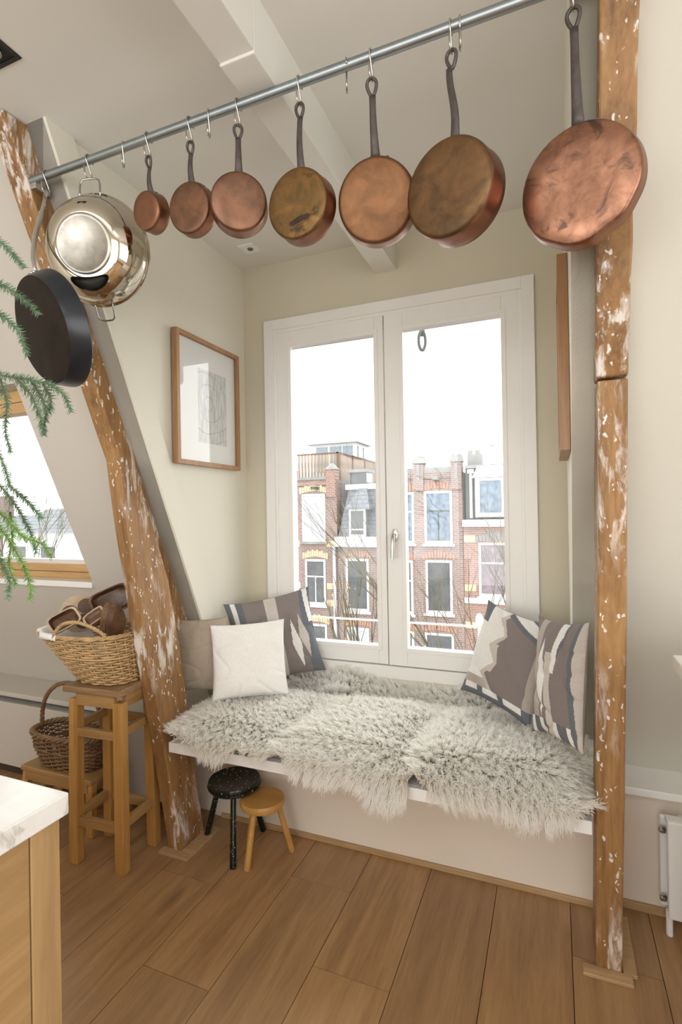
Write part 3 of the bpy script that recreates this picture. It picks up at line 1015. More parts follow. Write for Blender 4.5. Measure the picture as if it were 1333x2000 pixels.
ob(MB(), O, -.002, W_ + .012, -.010, D_ + .004, .748, .775).build('seat', wood('stool_seat_worn', (.17, .095, .045), (.28, .165, .08), (.38, .245, .135), 'x', 1.0, .45), ts, bevel=.004)

ls = thing('low_stool', 'low wooden step bench with splayed legs behind the tall stool', 'stool', (-2.27, 1.92, 0))
MB().box(-2.51, -2.035, 1.815, 2.05, .238, .262).build('seat', PINEX, ls, bevel=.004)
for y in (1.828, 2.037):
    MB().box(-2.48, -2.065, y - .010, y + .010, .195, .238).build('apron', PINEX, ls, bevel=.002)
for x, sx in ((-2.485, -.02), (-2.06, .02)):
    MB().box(x - .012, x + .012, 1.838, 2.027, .195, .238).build('apron', PINEY, ls, bevel=.002)
    for y, sy in ((1.84, -.02), (2.025, .02)):
        MB().bar((x + sx, y + sy, 0), (x, y, .238), .04, .03, (0, 1, 0)).build('leg', PINE, ls, bevel=.002)
    MB().bar((x + sx * .6, 1.83, .09), (x + sx * .6, 2.035, .09), .022, .03).build('stretcher', PINEY, ls, bevel=.002)


# ------------------------------------------------------------------ wicker baskets
def basket(name, label, cat, c0, c1, a0, b0, a1, b1, z0, z1, mat, rows, stakes, rim_r, bulge=0):
    t = thing(name, label, cat, (c0[0], c0[1], z0))

    def ell(f, ang, off=0.0):
        cx, cy = c0[0] + (c1[0] - c0[0]) * f, c0[1] + (c1[1] - c0[1]) * f
        g = f + bulge * math.sin(math.pi * f)
        a, b = a0 + (a1 - a0) * g + off, b0 + (b1 - b0) * g + off
        p = 2.6
        ca, sa = math.cos(ang), math.sin(ang)
        k = (abs(ca) ** p + abs(sa) ** p) ** (-1 / p)
        return V(cx + a * ca * k, cy + b * sa * k, z0 + (z1 - z0) * f)
    wr_ = (z1 - z0) / rows * .43
    n = stakes * 4
    m_ = MB()
    for i in range(rows):
        f = (i + .5) / rows
        ph = math.pi * (i % 2)
        m_.tube([ell(f, 2 * math.pi * k / n, (.0065) * math.cos(stakes / 2 * 2 * math.pi * k / n + ph)) for k in range(n)], wr_, 5, closed=True)
    stuff(m_.build('weave', mat, t, smooth='all'))
    m_ = MB()
    for k in range(stakes):
        a = 2 * math.pi * (k + .0) / stakes
        m_.tube([ell(f, a) for f in (0, .25, .5, .75, 1)], .0035, 5)
    stuff(m_.build('stakes', mat, t, smooth='all'))
    m_ = MB().tube([ell(.56, 2 * math.pi * k / 60, .006) for k in range(60)], .005, 6, closed=True)
    m_.build('band', mat, t, smooth='all')
    # braided rim: three twisted strands
    rim = None
    for q in range(3):
        pts = []
        for k in range(120):
            a = 2 * math.pi * k / 120
            tw = 13 * a + q * 2 * math.pi / 3
            p_ = ell(1, a, rim_r * .6 * math.cos(tw))
            p_[2] += rim_r * .6 * math.sin(tw)
            pts.append(p_)
        o_ = MB().tube(pts, rim_r * .62, 6, closed=True).build('rim_strand', mat, t, smooth='all')
    bp = MB().prism([ell(0, 2 * math.pi * k / 40) + V(0, 0, .001) for k in range(40)], (0, 0, .008))
    bp.build('bottom', mat, t)
    return t, ell


def braid(pts, r, mat, parent, name='handle', turns=7):
    pts = [V(*p) for p in pts]
    root = None
    for q in range(3):
        out = []
        for i, p_ in enumerate(pts):
            t_ = pts[min(i + 1, len(pts) - 1)] - pts[max(i - 1, 0)]
            t_ /= np.linalg.norm(t_)
            s_ = np.cross(t_, V(.3, 1, .2))
            s_ /= np.linalg.norm(s_)
            b_ = np.cross(t_, s_)
            a = 2 * math.pi * (turns * i / len(pts) + q / 3)
            out.append(p_ + r * .55 * (math.cos(a) * s_ + math.sin(a) * b_))
        o_ = MB().tube(out, r * .62, 6).build(name if root is None else 'strand', mat, root or parent, smooth='all')
        root = root or o_


bk, ell = basket('wicker_basket', 'honey wicker basket full of wooden dishes on the tall stool', 'basket', (-1.865, 1.79), (-1.965, 1.775), .135, .105, .232, .165, .777, .988, WICK, 19, 26, .0085)
hp = []
for k in range(25):
    f = k / 24
    a = math.radians(-100 + 62 * f)
    p_ = ell(1, a, .004)
    p_[2] += .075 * math.sin(math.pi * f) ** .7
    p_[1] -= .012 * math.sin(math.pi * f)
    hp.append(p_)
braid(hp, .008, WICK, bk)
hp = []
for k in range(25):
    f = k / 24
    a = math.radians(80 + 62 * f)
    p_ = ell(1, a, .004)
    p_[2] += .065 * math.sin(math.pi * f) ** .7
    hp.append(p_)
braid(hp, .008, WICK, bk)
m_ = MB()
N = 60
vs_, fs = [], []
for k in range(N):
    a = 2 * math.pi * k / N
    w_ = .004 * math.sin(9 * a) + .003 * math.sin(17 * a)
    for f, off, dz in ((.62, -.012, 0), (.9, -.012, 0), (1, -.010, .012), (1, .008 + w_, .013), (.97, .014 + w_, -.006 + w_)):
        p_ = ell(f, a, off)
        p_[2] += dz
        vs_.append(p_)
for k in range(N):
    if 60 <= k * 360 / N <= 80:
        pass
    ang = k * 360 / N
    if not (130 <= ang <= 262):
        continue
    k2 = (k + 1) % N
    for i in range(4):
        fs.append((k * 5 + i, k2 * 5 + i, k2 * 5 + i + 1, k * 5 + i + 1))
ln_ = stuff(m_.add(vs_, fs).build('lining', LINEN, bk, smooth='all'))
sm = ln_.modifiers.new('thick', 'SOLIDIFY')
sm.thickness = .002

bk2, ell2 = basket('wicker_basket', 'brown wicker basket with an arched handle on the low bench', 'basket', (-2.275, 1.93), (-2.285, 1.925), .170, .088, .215, .112, .264, .425, WICKD, 16, 30, .013, bulge=.25)
hp = []
for k in range(41):
    f = k / 40
    a = math.pi * f
    hp.append(V(-2.285 - .21 * math.cos(a) * (1 if abs(math.cos(a)) < 2 else 1), 1.925, .42 + .245 * math.sin(a) ** .75))
braid(hp, .011, WICKD, bk2, turns=13)


# ------------------------------------------------------------------ wooden dishes in the basket
def dish(name, label, c, nrm, up, w, h, depth, mats, power=5, boat=0.0, group='wooden dishes in the basket', comp=False):
    """open dish; nrm points out of its mouth"""
    c, nrm, up = V(*c), V(*nrm), V(*up)
    nrm /= np.linalg.norm(nrm)
    up = up - nrm * nrm.dot(up)
    up /= np.linalg.norm(up)
    sd = np.cross(up, nrm)
    t = thing(name, label, 'dish', tuple(c), group)
    N = 40

    def ring(k, hgt):
        out = []
        for i in range(N):
            a = 2 * math.pi * i / N
            ca, sa = math.cos(a), math.sin(a)
            q = (abs(ca) ** power + abs(sa) ** power) ** (-1 / power)
            lift = boat * depth * (sa ** 2)
            out.append(c + sd * (w / 2 * k) * ca * q + up * (h / 2 * k) * sa * q + nrm * (hgt + lift))
        return out

    def skin(rings, cap0=False, cap1=False):
        vs_ = [p for r_ in rings for p in r_]
        fs = []
        for i in range(len(rings) - 1):
            for k in range(N):
                k2 = (k + 1) % N
                fs.append((i * N + k, i * N + k2, (i + 1) * N + k2, (i + 1) * N + k))
        if cap1:
            fs.append(tuple((len(rings) - 1) * N + k for k in range(N)))
        return vs_, fs
    e = .010 / (w / 2)
    vs_, fs = skin([ring(1, 0), ring(1, -.004), ring(.97, -depth * .5), ring(.84, -depth)], cap1=True)
    MB().add(vs_, fs).build('shell', mats[1], t, smooth=True)
    vs_, fs = skin([ring(1 - e, -.001), ring(.95 - e, -depth * .5), ring(.80 - e, -depth + .007)], cap1=True)
    MB().add(vs_, fs).build('hollow', mats[0], t, smooth=True)
    vs_, fs = skin([ring(1, 0), ring(1 - e * .3, .0015), ring(1 - e, -.001)])
    MB().add(vs_, fs).build('rim', mats[2], t, smooth=True)
    if comp:
        for k in range(3):
            a = 2 * math.pi * k / 3 + .5
            MB().bar(c + nrm * -.006, c + (sd * math.cos(a) * w + up * math.sin(a) * h) * .47 + nrm * -.006, .012, .014, nrm).build('divider', mats[2], t, bevel=.002)
    return t


def divided_plate(label, c, nrm, R):
    c, nrm = V(*c), V(*nrm)
    nrm /= np.linalg.norm(nrm)
    sd = np.cross(V(0, 0, 1), nrm)
    sd /= np.linalg.norm(sd)
    up = np.cross(nrm, sd)
    t = thing('divided_plate', label, 'dish', tuple(c), 'wooden dishes in the basket')
    MB().lathe([(0, -.016), (R * .86, -.016), (R, -.004), (R, .002), (R * .96, .004), (0, .003)], c, nrm, sd, 44).build('plate', TRAYL, t, smooth=True)
    for k in range(3):
        a = 2 * math.pi * k / 3 + .9
        cc = c + (sd * math.cos(a) + up * math.sin(a)) * R * .48 + nrm * .0035
        MB().lathe([(R * .40, .0008), (R * .38, .0), (R * .30, -.002), (0, -.003)], cc + nrm * .003, nrm, sd, 28).build('well', TRAYD, t, smooth=True)
    return t


divided_plate('round pale wooden plate with dark wells at the back of the basket', (-2.105, 1.830, 1.045), (.70, -.62, .30), .088)
IR = V(.926, .378, 0)
dish('wooden_tray', 'small rectangular wooden tray with a pale rim at the left front of the basket', (-2.065, 1.710, 1.040), (.66, -.58, .46), V(0, 0, .85) - IR * .5, .135, .085, .032, (TRAYD, TRAYM, TRAYL))
dish('wooden_tray', 'square wooden tray with pale edge standing tilted in the middle of the basket', (-1.955, 1.775, 1.052), (-.05, -.62, .72), V(0, .2, .8) + IR * .6, .10, .10, .028, (TRAYM, TRAYM, TRAYL))
dish('wooden_tray', 'largest dark rectangular wooden tray standing upright behind the other dishes', (-1.955, 1.880, 1.105), (.66, -.72, .20), V(0, 0, .9) - IR * .40, .185, .125, .035, (TRAYD, TRAYM, TRAYM))
dish('wooden_bowl', 'dark brown boat-shaped wooden bowl leaning in the basket next to the square tray', (-1.875, 1.780, 1.045), (-.75, .25, .30), (.25, -.15, 1), .07, .15, .040, (TRAYD, TRAYM, TRAYM), 2.2, .3)
dish('wooden_bowl', 'dark brown boat-shaped wooden bowl leaning against the timber strut', (-1.800, 1.745, 1.045), (-.80, .30, .25), (.15, -.10, 1), .075, .16, .045, (TRAYD, TRAYD, TRAYM), 2.2, .3)


# ------------------------------------------------------------------ milking stools under the bench
def stool3(name, label, c, R, ztop, thick, feet, mats, carved=False):
    t = thing(name, label, 'stool', (c[0], c[1], 0), 'three-legged stools')
    if carved:
        prof = [(0, ztop - thick), (R * .93, ztop - thick), (R, ztop - thick * .75), (R * .985, ztop - thick * .5), (R, ztop - thick * .25), (R * .97, ztop), (R * .92, ztop), (R * .84, ztop - .004), (0, ztop - .006)]
    else:
        prof = [(0, ztop - thick), (R * .96, ztop - thick), (R, ztop - thick * .7), (R, ztop - thick * .3), (R * .96, ztop), (0, ztop)]
    MB().lathe(prof, (c[0], c[1], 0), n=56).build('seat', mats[0], t, smooth=True)
    for fx, fy in feet:
        a, b = V(fx, fy, 0), V(c[0] + (fx - c[0]) * .52, c[1] + (fy - c[1]) * .52, ztop - thick)
        MB().tube([a, a * .97 + b * .03, a * .5 + b * .5, b], [.0125, .0145, .0135, .012], 14).build('leg', mats[1], t, smooth=True)
    if carved:
        bm_ = MB()
        for k in range(44):
            an = 2 * math.pi * k / 44
            p_ = V(c[0] + R * .985 * math.cos(an), c[1] + R * .985 * math.sin(an), ztop - thick * .5)
            bm_.lathe([(0, -.006), (.005, -.002), (.005, .002), (0, .006)], p_, n=6)
        stuff(bm_.build('carved_beads', mats[0], t, smooth=True))
    return t


def folk(name, sc):
    t = NT(name)
    t.set(Roughness=.25)
    vo = t.n('TexVoronoi')
    vo.inputs['Scale'].default_value = sc
    t.l(t.coords('Object'), vo.inputs['Vector'])
    dots = t.ramp(vo.outputs['Distance'], [(.20, (1, 1, 1)), (.28, (0, 0, 0))])
    cell = t.ramp(vo.outputs['Color'], [(.0, (.05, .12, .035)), (.35, (.10, .20, .06)), (.5, (.45, .33, .06)), (.62, (.09, .17, .06)), (.75, (.25, .33, .38)), (1, (.08, .16, .05))])
    sel = t.ramp(vo.outputs['Color'], [(.40, (0, 0, 0)), (.45, (1, 1, 1))])
    t.color(t.mix(t.mix(1.0, dots, sel, 'MULTIPLY'), (.006, .009, .007), cell))
    return t.m


BLK = plain('black_lacquer', (.007, .008, .007), .25)
FOLK_S, FOLK_L = folk('folk_painted_black_seat', 70), folk('folk_painted_black_leg', 95)
stool3('milking_stool', 'black three-legged stool painted with small flowers under the bench', (-1.372, 2.015), .119, .300, .036, [(-1.289, 1.872), (-1.533, 2.018), (-1.305, 2.150)], (FOLK_S, FOLK_L), carved=True)
stool3('milking_stool', 'smaller amber wooden three-legged stool beside the black one', (-1.212, 1.992), .0975, .256, .030, [(-1.227, 1.882), (-1.107, 2.064), (-1.315, 2.035)], (BEECH, BEECH))

# ------------------------------------------------------------------ sheepskins on the bench
wool = bpy.data.materials.new('cream_wool')
wool.use_nodes = True
wt = wool.node_tree
wt.nodes.clear()
wo = wt.nodes.new('ShaderNodeOutputMaterial')
wm = wt.nodes.new('ShaderNodeMixShader')
wd = wt.nodes.new('ShaderNodeBsdfDiffuse')
wtl = wt.nodes.new('ShaderNodeBsdfTranslucent')
hi = wt.nodes.new('ShaderNodeHairInfo')
wr1 = wt.nodes.new('ShaderNodeValToRGB')
wr1.color_ramp.elements[0].color = (.93, .89, .80, 1)
wr1.color_ramp.elements[1].color = (.985, .975, .945, 1)
wr1.color_ramp.elements[1].position = .75
wt.links.new(hi.outputs['Intercept'], wr1.inputs[0])
wt.links.new(wr1.outputs[0], wd.inputs[0])
wt.links.new(wr1.outputs[0], wtl.inputs[0])
wm.inputs[0].default_value = .5
wt.links.new(wd.outputs[0], wm.inputs[1])
wt.links.new(wtl.outputs[0], wm.inputs[2])
wt.links.new(wm.outputs[0], wo.inputs[0])

YF = 1.838


def vnoise(x, y, seed, sc):
    r = np.random.RandomState(seed)
    out = np.zeros_like(x)
    for k in range(6):
        a, b, p_ = r.uniform(-1, 1) * sc, r.uniform(-1, 1) * sc, r.uniform(0, 6.28)
        out += np.sin(a * x + b * y + p_)
    return out / 6


def sheepskin(label, xa, xb, yb, drop, zbase, seed, N=26000, hl=.062, front=YF, lift=0.0, tail=0.0, puff=.012, flat=False, mound=.042, right=0.0):
    """a hide laid from yb forward over the bench edge, wool as real strands"""
    r = np.random.RandomState(seed)
    Lf = yb - front - .012
    Lt = Lf + .019 + drop
    if flat:
        Lt = Lf - .03

    def pos(s, t):
        """s in -1..1 across, t in 0..1 back to front"""
        wob = 1 + .025 * np.sin(3.1 * t + seed) + .012 * np.sin(9 * t + 2 * seed)
        edge = np.clip(np.minimum(t / .16, (1 - t) / .045), 0, 1)
        wob = wob * (.86 + .14 * np.sqrt(np.clip(1 - (1 - edge) ** 2, 0, 1)))
        x = (xa + xb) / 2 + s * (xb - xa) / 2 * wob
        Lloc = Lt - .012 * np.abs(s) ** 2 - .008 * np.sin(5 * s + seed) + tail * np.exp(-((s - .75) / .3) ** 2)
        a = t * Lloc
        b = np.clip((a - Lf) / .019, 0, 1) * (math.pi / 2)
        y = yb - np.minimum(a, Lf) - .012 * np.sin(b)
        dn = np.maximum(a - Lf - .019, 0)
        bump = puff * (1 + vnoise(x, y, seed, 14)) * (a < Lf) * np.clip((Lf - a) / .08, 0, 1) + mound * np.clip(1 - s ** 4, 0, 1) * np.clip((Lf - a) / .10, 0, 1) ** .6 * np.clip(a / .12, 0, 1)
        z = zbase + bump - .012 * (1 - np.cos(b)) - dn
        z = z + lift * np.clip((y - 2.40) / .15, 0, 1) ** 1.5 + (.045 * np.exp(-((x + 1.02) / .09) ** 2) if flat else 0)
        return np.stack([x, y - .004 * np.sin(b), z], -1)
    gs, gt = np.meshgrid(np.linspace(-1, 1, 31), np.linspace(0, 1, 41))
    gp = pos(gs.ravel(), gt.ravel())
    fs = [(j * 31 + i, j * 31 + i + 1, (j + 1) * 31 + i + 1, (j + 1) * 31 + i) for j in range(40) for i in range(30)]
    o0 = V((xa + xb) / 2, (yb + front) / 2, zbase)
    hide = MB().add(gp, fs).build('sheepskin', SKINB, None, smooth='all', loc=tuple(o0))
    sm = hide.modifiers.new('thick', 'SOLIDIFY')
    sm.thickness = .005
    sm.offset = -1
    tag(hide, label, 'sheepskin', 'sheepskins on the bench')
    # wool
    s_, t_ = r.uniform(-1, 1, N), r.uniform(0, 1, N)
    e = 1e-3
    p0 = pos(s_, t_)
    ds = (pos(s_ + e, t_) - pos(s_ - e, t_))
    dt = (pos(s_, np.minimum(t_ + e, 1)) - pos(s_, np.maximum(t_ - e, 0)))
    nr = np.cross(dt, ds)
    nr /= np.linalg.norm(nr, axis=1)[:, None] + 1e-9
    nr *= np.where((nr[:, 2] + -nr[:, 1] * .5) < 0, -1, 1)[:, None]
    dtn = dt / (np.linalg.norm(dt, axis=1)[:, None] + 1e-9)
    dsn = ds / (np.linalg.norm(ds, axis=1)[:, None] + 1e-9)
    # tuft centres
    K = N // 22
    cs, ct = r.uniform(-1, 1, K), r.uniform(0, 1, K)
    cp = pos(cs, ct)
    idx = np.zeros(N, int)
    from mathutils.kdtree import KDTree
    kd = KDTree(K)
    for i, c_ in enumerate(cp):
        kd.insert(c_, i)
    kd.balance()
    idx[:] = [kd.find(p)[1] for p in p0]
    swirl = vnoise(p0[:, 0], p0[:, 1], seed + 9, 9)
    kdir = r.normal(0, .15, (K, 2))
    fwd = (.62 - .22 * np.clip((t_ - .80) / .2, 0, 1)) * (0 if flat else 1)
    lean_t = fwd + .45 * vnoise(p0[:, 0], p0[:, 1], seed + 4, 7) + kdir[idx, 0]
    lean_s = .80 * swirl + kdir[idx, 1] + (.55 + right * (s_ > 0)) * np.sign(s_) * np.abs(s_) ** 4
    ln = hl * (.72 + .14 * np.clip((np.abs(s_) - .8) / .2, 0, 1) + .12 * np.clip((t_ - .8) / .2, 0, 1)) * (.75 + .5 * r.uniform(0, 1, N)) * (.9 + .2 * r.uniform(0, 1, K)[idx])
    dirv = nr * .70 + dtn * lean_t[:, None] * .95 + dsn * lean_s[:, None] * .85
    dirv /= np.linalg.norm(dirv, axis=1)[:, None]
    ctip = cp[idx] + (nr * .70 + dtn * (fwd + kdir[idx, 0])[:, None] * .95 + dsn * (kdir[idx, 1] + .55 * np.sign(s_) * np.abs(s_) ** 4)[:, None] * .75) * ln[:, None] * .95
    M_ = 5
    pts = np.zeros((N, M_, 3))
    jit = r.normal(0, .0030, (N, M_, 3))
    for k in range(M_):
        f = k / (M_ - 1)
        q = p0 + dirv * (ln * f)[:, None]
        q = q * (1 - .20 * f ** 1.5) + (p0 * (1 - f) + ctip * f) * (.20 * f ** 1.5)
        q[:, 2] -= .022 * f ** 2 * (1 - .6 * np.clip(nr[:, 2], 0, 1))
        pts[:, k] = q + jit[:, k] * (f > 0)
    floor_ = np.where(pts[:, :, 1] > 1.846, .503, 0)
    pts[:, :, 2] = np.maximum(pts[:, :, 2], floor_)
    pts[:, :, 1] = np.minimum(pts[:, :, 1], 2.566)
    # keep the strands out of the two posts
    cu = bpy.data.hair_curves.new('wool')
    cu.add_curves([M_] * N)
    cu.attributes['position'].data.foreach_set('vector', (pts - o0).astype(np.float32).ravel())
    ra = cu.attributes.get('radius') or cu.attributes.new('radius', 'FLOAT', 'POINT')
    ra.data.foreach_set('value', np.tile(np.array([.0012, .0011, .0010, .0008, .0004], np.float32), N))
    cu.materials.append(wool)
    wobj = bpy.data.objects.new('wool', cu)
    col.objects.link(wobj)
    wobj.parent = hide
    wobj['kind'] = 'stuff'
    return hide


sheepskin('cream sheepskin along the window side of the bench', -1.34, -.08, 2.566, 0, .512, 11, 36000, .100, front=2.40, puff=0, lift=.075, flat=True, mound=0)
sheepskin('cream sheepskin at the left end of the bench beside the leaning timber', -1.580, -1.060, 2.425, .003, .535, 12, 44000, .078)
sheepskin('cream sheepskin in the middle of the bench, hanging lowest over the front edge', -1.045, -.506, 2.425, .013, .537, 13, 46000, .082, tail=.050)
sheepskin('cream sheepskin at the right end of the bench against the upright post', -.490, .076, 2.425, .010, .540, 14, 52000, .086, puff=.016, right=.5)


# ------------------------------------------------------------------ cushions
def tri(x, p_):
    return 2 * abs((x / p_) % 1 - .5)


SL, MV, BE, WH, TN = (.135, .145, .165), (.215, .182, .172), (.54, .49, .45), (.76, .745, .715), (.42, .37, .33)


def pat_back(u, v):
    if u < -.88: return SL
    if u < -.77: return WH
    if u < -.62: return SL
    if .34 < u < .64:
        w_ = 1 - abs(v + .25) / .62
        if w_ > 0 and abs(u - .49 - .10 * (-(v + .25))) < .11 * w_ + .0: return WH
    if .56 < u < .92:
        w_ = 1 - abs(v + .1) / .55
        if w_ > 0 and abs(u - .70 - .12 * (-(v + .1))) < .12 * w_: return BE
    if u < -.12: return MV
    if u < .16: return BE
    if v > .2 and u > .80 - .12 * (v - 1) and u < .92 - .12 * (v - 1): return WH
    if u > .72: return SL
    return MV


def pat_r1(u, v):
    d = u + v
    if v > .62 and u < -.70: return SL
    if v < -.86: return SL
    if v < -.74: return WH if tri(u, .62) > .3 else SL
    e = u - .9 + (v - .55) * -.45
    if v > .30:
        k = v - .62 - (-.42) * (u - .3)
        if k > .40: return SL
        if k > .20: return WH
        if k > .10 and u > -.2: return SL
    z = -.22 + .34 * (tri(v + .12, .62) - .5)
    if u < z: return WH if v > -.55 else TN
    if u < z + .10 + .20 * (1 - tri(v + .12, .62)) * (1 if -.35 < v < .25 else .3): return BE
    if u > .84: return TN
    return MV


def pat_r2(u, v):
    s = u + .10 * math.sin(3.0 * v + .6)
    if s > .80: return BE
    if s > .66: return SL
    w_ = 1 - abs(v + .05) / .75
    if w_ > 0 and abs(s - .40) < .22 * w_: return MV
    if .10 < s < .42 and v > .1: return WH if s < .28 else SL
    w2 = 1 - abs(v - .0) / .7
    if w2 > 0 and abs(s + .32) < .20 * w2: return WH
    if abs(s + .02) < .12 and v < .45: return BE
    if v < -.7: return SL if tri(u, .5) > .4 else WH
    if s < -.75: return MV
    return TN if s < -.45 else MV


def fabric(name, c=None, bump=.25):
    t = NT(name)
    t.set(Roughness=.9)
    v = t.coords('Object')
    if c is None:
        at = t.n('Attribute')
        at.attribute_name = 'print'
        src = at.outputs['Color']
    else:
        src = None
    nz = t.noise(v, 260, 2)
    tone = t.ramp(nz, [(.3, (.88, .88, .88)), (.7, (1.06, 1.06, 1.06))])
    t.color(t.mix(1.0, src if src is not None else c, tone, 'MULTIPLY'))
    t.bump(nz, bump, .001)
    return t.m


def cushion(label, c, wdir, updir, w, h, th, mat, pattern=None, seed=1, back=(.42, .37, .33), slump=.0, wr=.006, pinch=.07):
    c, wd_, ud = V(*c), V(*wdir), V(*updir)
    wd_ /= np.linalg.norm(wd_)
    ud = ud - wd_ * wd_.dot(ud)
    ud /= np.linalg.norm(ud)
    nn = np.cross(wd_, ud)          # faces the viewer
    N = 130 if pattern else 70
    g = np.linspace(-1, 1, N)
    u, v = np.meshgrid(g, g)
    u, v = u.ravel(), v.ravel()
    px = u * (1 - pinch * (1 - np.abs(v) ** 2.5)) * w / 2
    pz = v * (1 - pinch * (1 - np.abs(u) ** 2.5)) * h / 2
    T = np.clip((1 - np.abs(u) ** 2.4) * (1 - np.abs(v) ** 2.4), 0, 1) ** .55 * th / 2
    T = T * (1 - .22 * v) + .0
    crease = vnoise(u * 1.0, v * 1.0, seed, 5.5) * .6 - .75 * np.clip(1 - np.abs(vnoise(u + .6 * v, v * 1.6 - .4 * u, seed + 1, 5.0)) * 4.5, 0, 1) ** 1.5 * (.35 + .65 * np.clip(np.maximum(np.abs(u), np.abs(v)), 0, 1)) + vnoise(u, v, seed + 2, 17) * .25
    amp = wr * np.clip(1.2 - (np.abs(u) * np.abs(v)), .2, 1)
    px = px + slump * (1 - v) * .3 * np.sin(v * 2 + 1)
    fr_ = c + np.outer(px, wd_) + np.outer(pz, ud) + np.outer(T + crease * amp * (T > .0005), nn)
    bk_ = c + np.outer(px, wd_) + np.outer(pz, ud) - np.outer(T, nn)
    vs_ = np.concatenate([fr_, bk_])
    fs = []
    cols = []
    for j in range(N - 1):
        for i in range(N - 1):
            a = j * N + i
            fs.append((a, a + 1, a + N + 1, a + N))
            if pattern:
                cols.append(pattern((u[a] + u[a + 1]) / 2, (v[a] + v[a + N]) / 2))
    off = N * N
    for j in range(N - 1):
        for i in range(N - 1):
            a = off + j * N + i
            fs.append((a, a + N, a + N + 1, a + 1))
            if pattern:
                cols.append(back)
    me = bpy.data.meshes.new('cushion')
    me.from_pydata([tuple(p) for p in vs_ - c], [], fs)
    me.materials.append(mat)
    if pattern:
        at = me.attributes.new('print', 'FLOAT_COLOR', 'CORNER')
        arr = np.repeat(np.array([(*q, 1) for q in cols], np.float32), 4, axis=0)
        at.data.foreach_set('color', arr.ravel())
    import bmesh
    bm = bmesh.new()
    bm.from_mesh(me)
    bmesh.ops.remove_doubles(bm, verts=bm.verts, dist=1e-4)
    bm.to_mesh(me)
    bm.free()
    me.polygons.foreach_set('use_smooth', [True] * len(me.polygons))
    o = bpy.data.objects.new('cushion', me)
    o.location = tuple(c)
    col.objects.link(o)
    # piped seam round the edge
    pts = []
    M2 = 26
    for sd_ in range(4):
        for k in range(M2):
            f = -1 + 2 * k / M2
            uu, vv = ((f, -1), (1, f), (-f, 1), (-1, -f))[sd_]
            pts.append(c + wd_ * (uu * (1 - pinch * (1 - abs(vv) ** 2.5)) * w / 2 + slump * (1 - vv) * .3 * math.sin(vv * 2 + 1)) + ud * (vv * (1 - pinch * (1 - abs(uu) ** 2.5)) * h / 2))
    ORIG[o.name] = c
    MB().tube(pts, .0014, 5, closed=True).build('seam', mat if not pattern else SEAM, o, smooth='all')
    return tag(o, label, 'cushion', 'cushions on the bench')


SEAM = fabric('taupe_seam', (.30, .27, .25))
KILIM = fabric('woven_print')
cushion('large slate and mauve patterned cushion propped in the window corner at the left', (-1.370, 2.405, .855), (.35, .25, .07), (-.10, .17, 1), .46, .45, .14, KILIM, pat_back, 21, wr=.012, pinch=.09)
cushion('plain beige cushion squeezed between the timber strut and the white cushion', (-1.648, 2.140, .808), (.95, .28, .03), (0, .02, 1), .30, .38, .07, fabric('beige_linen', (.42, .35, .275)), None, 22, wr=.008, slump=.02, pinch=.1)
cushion('plain white square cushion in front of the patterned corner cushion', (-1.385, 2.175, .800), (.875, .485, .05), (-.17, .24, 1), .36, .355, .11, fabric('white_linen', (.86, .845, .815)), None, 23, wr=.014, pinch=.06)
cushion('patterned cushion with a white zigzag near the right window corner', (-.195, 2.340, .860), (.80, -.58, -.14), (.24, .22, 1), .385, .43, .15, KILIM, pat_r1, 24, wr=.013, pinch=.10)
cushion('narrow-looking striped slate cushion wedged against the upright post', (.008, 2.050, .885), (.58, -.72, .08), (.10, .13, 1), .27, .44, .10, KILIM, pat_r2, 25, wr=.014, pinch=.09)

